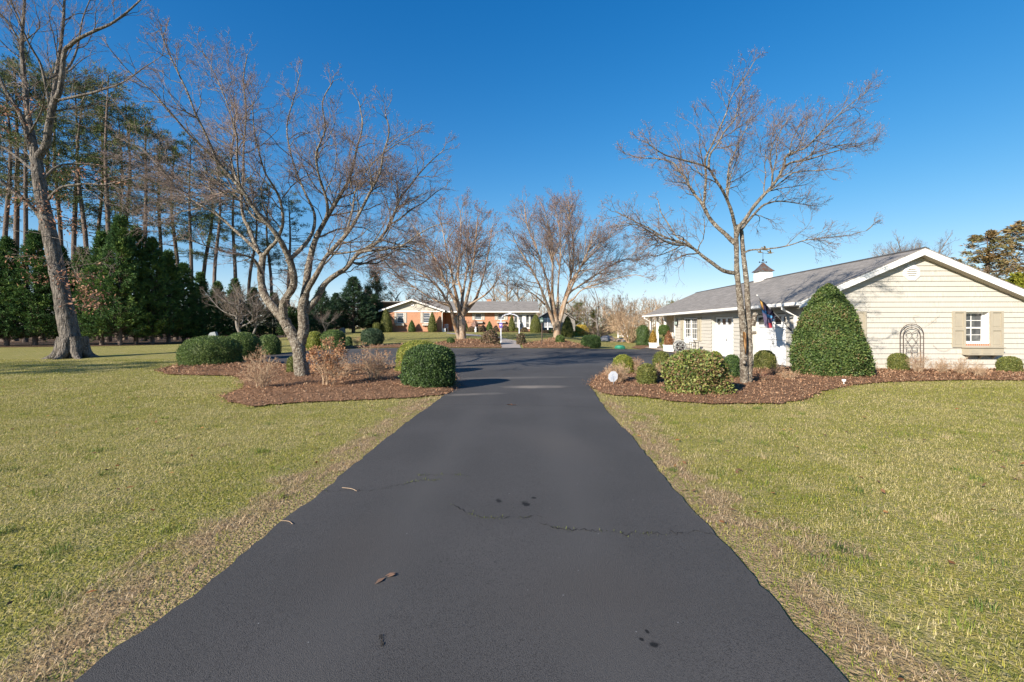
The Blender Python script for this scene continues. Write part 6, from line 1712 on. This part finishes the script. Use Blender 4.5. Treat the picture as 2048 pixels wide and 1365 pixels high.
# small octagonal sign in the right bed
g = G(1228, 775); sc_ = P(1226.3, 753.6, g[1]); ga = .32
SG_ = T('yard_sign', 'small white octagonal yard sign with faded blue marks on a stake', 'sign', g)
ux = np.array([math.cos(ga), math.sin(ga), 0]); uz = np.array([.06, 0, 1.]); un = np.array([math.sin(ga), -math.cos(ga), 0])
w = MB(); ro_ = .147
oc = [sc_ + ux * ro_ * math.cos(math.pi / 8 + k * math.pi / 4) + uz * ro_ * math.sin(math.pi / 8 + k * math.pi / 4) for k in range(8)]
w.slab(oc, -un * .008); w.build('board', 'signface', SG_)
w = MB(); q_ = sc_ - un * .016
w.tube([g + (0, 0, -.1), q_ + uz * .15], .009, 6); w.build('stake', 'steel', SG_)
w = MB()
def mark(pts):
    w.slab([sc_ + un * .0015 + ux * x + uz * z for x, z in pts], un * .002)
mark([(-.045, .02), (-.02, .06), (.0, .075), (.012, .06), (-.012, .05), (-.03, .02)])
for k in range(9):
    a0, a1 = math.pi * (.12 + k * .085), math.pi * (.12 + (k + 1) * .085)
    mark([(.012 + .075 * math.cos(a0), -.06 + .07 * math.sin(a0)), (.012 + .075 * math.cos(a1), -.06 + .07 * math.sin(a1)), (.012 + .062 * math.cos(a1), -.06 + .057 * math.sin(a1)), (.012 + .062 * math.cos(a0), -.06 + .057 * math.sin(a0))])
for x, h_ in ((-.055, .022), (-.03, .03), (-.005, .034), (.02, .03), (.045, .022)): mark([(x - .007, -.055), (x + .007, -.055), (x + .007, -.055 + h_), (x - .007, -.055 + h_)])
mark([(-.06, -.075), (.05, -.075), (.045, -.083), (-.055, -.083)])
w.build('faded_marks', 'signblue', SG_)
# trellis against the gable wall
ty_ = V0 - .12
TR = T('iron_trellis', 'arched wrought iron trellis with scrolls against the pale siding', 'trellis', gar(-.27, ty_))
cu_ = -.28; hw_ = .41; zs2, ztop = 1.30, 1.68
w = MB(gar)
def arch(hw, zs, zt_, r_, z0=.02):
    pts = [(cu_ - hw, ty_, z0)] + [(cu_ - hw, ty_, z) for z in np.linspace(.3, zs, 4)] + [(cu_ + hw * math.cos(a), ty_, zs + (zt_ - zs) * math.sin(a)) for a in np.linspace(math.pi, 0, 15)][1:] + [(cu_ + hw, ty_, z) for z in np.linspace(zs, .3, 4)][1:] + [(cu_ + hw, ty_, z0)]
    w.tube(pts, r_, 6)
arch(hw_, zs2, ztop, .013); arch(hw_ * .72, zs2 - .02, ztop - .13, .013)
for z in np.arange(.2, zs2, .26):
    for s_ in (-1, 1): w.tube([(cu_ + s_ * hw_, ty_, z), (cu_ + s_ * hw_ * .72, ty_, z)], .008, 4)
w.tube([(cu_, ty_, ztop), (cu_, ty_, ztop - .13)], .009, 4)
for a in (.75, 2.39): w.tube([(cu_ + hw_ * math.cos(a), ty_, zs2 + (ztop - zs2) * math.sin(a)), (cu_ + hw_ * .72 * math.cos(a), ty_, zs2 - .02 + (ztop - .13 - zs2) * math.sin(a))], .008, 4)
w.build('frame', 'iron', TR)
w = MB(gar)
def scroll(cx_, cz, r0, s_, flip=1):
    pts = []
    for t in np.linspace(0, 1, 22):
        a = t * 4.6; r_ = r0 * (1 - .62 * t)
        pts.append((cx_ + s_ * r_ * math.cos(a), ty_, cz + flip * r_ * math.sin(a)))
    w.tube(pts, .008, 5)
for base_ in (1.30, .62):
    for s_ in (-1, 1):
        scroll(cu_ + s_ * .13, base_, .135, -s_, 1); scroll(cu_ + s_ * .13, base_ - .5, .12, -s_, -1)
        w.tube([(cu_ + s_ * .23, ty_, base_ - .36), (cu_, ty_, base_ - .05)], .008, 4); w.tube([(cu_ + s_ * .23, ty_, base_ - .12), (cu_, ty_, base_ - .45)], .008, 4)
w.tube([(cu_ - hw_ * .72, ty_, .9), (cu_ + hw_ * .72, ty_, .9)], .008, 4)
w.build('scrollwork', 'iron', TR)
# bench, hose reel and side table in front of the twin window
bx = side
BN = T('garden_bench', 'white ornate metal bench with an arched openwork back', 'bench', gar(-4.35, 11.6))
w = MB(side); v0_, v1_ = 10.9, 12.3
for a in np.linspace(v0_, v1_, 9): w.box(a - .025, a + .025, -4.62, -4.16, .42, .44)
w.box(v0_, v1_, -4.64, -4.6, .40, .45); w.build('seat', 'white', BN)
w = MB(side); ca_ = (v0_ + v1_) / 2
top = [(ca_ + .72 * math.cos(a), -4.12, .62 + .36 * math.sin(a)) for a in np.linspace(math.pi, 0, 15)]
w.tube(top, .02, 6); w.tube([(v0_, -4.13, .56), (v1_, -4.13, .56)], .018, 6)
for x in np.linspace(v0_ + .12, v1_ - .12, 10): w.tube([(x, -4.12, .56), (x, -4.12, .62 + .36 * math.sqrt(max(0, 1 - ((x - ca_) / .72) ** 2)))], .010, 4)
for x in np.linspace(v0_ + .3, v1_ - .3, 4): w.tube([(x + .09 * math.cos(a), -4.125, .74 + .09 * math.sin(a)) for a in np.linspace(0, 6.28, 13)], .009, 4)
w.build('backrest', 'white', BN)
for x in (v0_ + .03, v1_ - .03):
    w = MB(side); w.tube([(x, -4.6, .05), (x, -4.64, .25), (x, -4.6, .45), (x, -4.62, .62), (x, -4.4, .66), (x, -4.14, .62)], .018, 6); w.build('arm_leg', 'white', BN)
    w = MB(side); w.tube([(x, -4.1, .05), (x, -4.16, .3), (x, -4.12, .58)], .018, 6); w.build('leg', 'white', BN)
HR = T('hose_reel', 'grey spoked hose reel standing in front of the white bench', 'hose reel', gar(-5.0, 10.7))
for k, v in enumerate((10.45, 10.85)):
    w = MB(side); c_ = (v, -5.0, .42); R_ = .30
    ring = [(v, -5.0 + R_ * math.cos(a), .42 + R_ * math.sin(a)) for a in np.linspace(0, 2 * math.pi, 24, endpoint=False)]
    w.tube(ring, .045, 6, True)
    for a in np.linspace(0, 2 * math.pi, 7)[:-1]: w.tube([(v, -5.0, .42), (v, -5.0 + R_ * math.cos(a), .42 + R_ * math.sin(a))], .03, 5)
    w.tube([(v - .03, -5.0, .42), (v + .03, -5.0, .42)], .08, 10)
    w.build('reel_wheel', 'castgrey', HR)
w = MB(side)
for k in range(6): w.tube([(10.5 + k * .055, -5.0 + .2 * math.cos(a), .42 + .2 * math.sin(a)) for a in np.linspace(0, 2 * math.pi, 18, endpoint=False)], .022, 6, True)
w.build('hose', 'tan_plastic', HR)
for v in (10.4, 10.9):
    w = MB(side); w.tube([(v, -5.25, .05), (v, -5.0, .42), (v, -4.75, .05)], .018, 5); w.build('stand_leg', 'black', HR)
ST = T('plant_stand', 'thin black metal plant stand beside the white bench', 'stand', gar(-4.5, 9.7))
w = MB(side); w.box(9.5, 9.95, -4.7, -4.3, .68, .70); w.build('top', 'black', ST)
for a in (9.52, 9.93):
    for d in (-4.68, -4.32):
        w = MB(side); w.tube([(a, d, .68), (a + .02, d, .35), (a - .03, d - .02, .045)], .012, 5); w.build('leg', 'black', ST)
FT = T('cast_figure', 'small grey garden figure on a post beside the lantern wall', 'ornament', gar(-4.5, 13.2))
w = MB(gar); w.lathe(gar(0, 0)[:0] or (-4.5, 13.2, .045), [(.12, 0), (.10, .05), (.035, .09), (.03, .62), (.07, .66), (.05, .76), (.085, .83), (.07, .92), (.02, .97)], 10); w.build('figure', 'castgrey', FT)
# green round lid in the grass, grey covered mound, pale stones
g = G(1242, 698.5)
GL = T('tank_lid', 'round green plastic tank lid in the grass by the drive', 'lid', (g[0], g[1] + .3, g[2]))
w = MB(); w.lathe((g[0], g[1] + .3, g[2]), [(.33, -.02), (.33, .14), (.30, .19), (.20, .235), (.02, .25)], 24)
for k in range(24):
    a = k * math.pi / 12; w.box(*(lambda x, y: (x - .012, x + .012, y - .012, y + .012))(g[0] + .335 * math.cos(a), g[1] + .3 + .335 * math.sin(a)), g[2], g[2] + .13)
w.build('dome', 'green_lid', GL)
def rock(name, px, py, wpx, ty, Y, m_, label, cat, seed):
    r_ = np.random.default_rng(seed); p = GY(px, Y); w_ = wpx / F * Y / 2; h_ = EYE + (HY - ty) / F * Y - p[2]
    nt, na = 10, 20; V = []
    ph = r_.uniform(0, 6, 4)
    for i in range(nt):
        t = i / (nt - 1); rr = math.sqrt(max(0, 1 - t ** 2.2))
        for j in range(na):
            a = j * 2 * math.pi / na; k = 1 + .14 * math.sin(3 * a + ph[0] + 2 * t) + .09 * math.sin(5 * a + ph[1])
            V.append((p[0] + w_ * rr * k * math.cos(a), p[1] + w_ * .7 * rr * k * math.sin(a), p[2] - .03 + h_ * t * (1 + .08 * math.sin(2 * a + ph[2]))))
    Q = [(i * na + j, i * na + (j + 1) % na, (i + 1) * na + (j + 1) % na, (i + 1) * na + j) for i in range(nt - 1) for j in range(na)]
    tag(add_np(name, np.array(V), np.array(Q), smooth=True, m=m_), label, cat)
rock('covered_mound', 1215, 684, 30, 671, 50, 'tarp', 'low mound under a grey cover beyond the round boxwood', 'mound', 1)
rock('covered_mound', 1242, 685, 26, 676, 48, 'tarp', 'second smaller grey covered mound by the tan shrub', 'mound', 2)
def stone(px, Y, wpx, ty, label, tilt=.04, t_=.25, name='pale_stone', cat='stone'):
    p = GY(px, Y); w_ = wpx / F * Y / 2; h_ = EYE + (HY - ty) / F * Y - p[2]
    w = MB(); pr = [(-w_, 0), (w_ * 1.05, 0), (w_ * .98, h_ * .72), (w_ * .6, h_ * 1.0), (-w_ * .5, h_ * .93), (-w_ * .95, h_ * .7)]
    w.slab([(p[0] + x, p[1] + tilt * z, p[2] + z - .02) for x, z in pr], (0, t_, 0))
    tag(w.build(name, 'palestone'), label, cat)
stone(423.5, 33, 17, 663.5, 'pale grey slab like stone behind the long oval boxwood')
stone(683, 54, 10, 655.5, 'pale blue grey utility box left of the round yew', 0, .5, 'utility_box', 'utility box')
stone(642, 54, 8, 661, 'small blue grey utility box behind the yellow green boxwood', 0, .4, 'utility_box', 'utility box')
g = GY(652, 54)
BHs = T('bird_feeder', 'small white funnel shaped feeder on a thin post before the cedars', 'feeder', g)
w = MB(); w.tube([g, g + (0, 0, 1.5)], .025, 6); w.build('post', 'steel', BHs)
w = MB(); w.lathe((g[0], g[1], g[2] + 1.3), [(.03, 0), (.16, .3), (.17, .34)], 10); w.build('feeder_cup', 'vinyl', BHs)
g = GY(951.5, 57.2)
w = MB(); w.lathe(g, [(.16, 0), (.12, .08), (.13, .22), (.17, .34), (.09, .46), (.11, .54), (.10, .62), (.02, .68)], 10)
tag(w.build('stone_figure', 'vinyl'), 'small white stone figure between the low brown shrubs', 'ornament')
g = GY(889, 58.6)
PC = T('porch_chair', 'white metal chair on the porch of the brick house', 'chair', (g[0], 58.7, 1.02))
x_, y_, z_ = g[0] + .2, 58.7, .95
w = MB(); w.box(x_ - .25, x_ + .25, y_ - .25, y_ + .25, z_ + .40, z_ + .44); w.build('seat', 'vinyl', PC)
w = MB(); w.box(x_ - .25, x_ + .25, y_ + .24, y_ + .27, z_ + .85, z_ + .92)
for k in range(5): w.box(x_ - .24 + k * .11, x_ - .20 + k * .11, y_ + .24, y_ + .26, z_ + .44, z_ + .85)
w.build('backrest', 'vinyl', PC)
for sx in (-1, 1):
    for sy in (-1, 1):
        w = MB(); w.box(x_ + sx * .23 - .02, x_ + sx * .23 + .02, y_ + sy * .23 - .02, y_ + sy * .23 + .02, z_ - .08, z_ + .40); w.build('leg', 'vinyl', PC)
w = MB(); w.box(hx(885.6), hx(891), 57.9, 58.35, .85, 1.28); w.box(hx(885.3), hx(891.3), 57.87, 58.38, 1.28, 1.33)
tag(w.build('storage_box', 'vinyl'), 'small white storage box at the porch corner of the brick house', 'box')
g = G(1688, 772); w = MB(); w.tube([g + (0, 0, .05), g + (.0, .02, .13)], .012, 6); w.lathe((g[0], g[1], g[2] + .10), [(.02, 0), (.045, .02), (.05, .07), (.03, .075)], 10)
tag(w.build('garden_spotlight', 'white'), 'tiny white garden spotlight in the mulch before the holly', 'light')
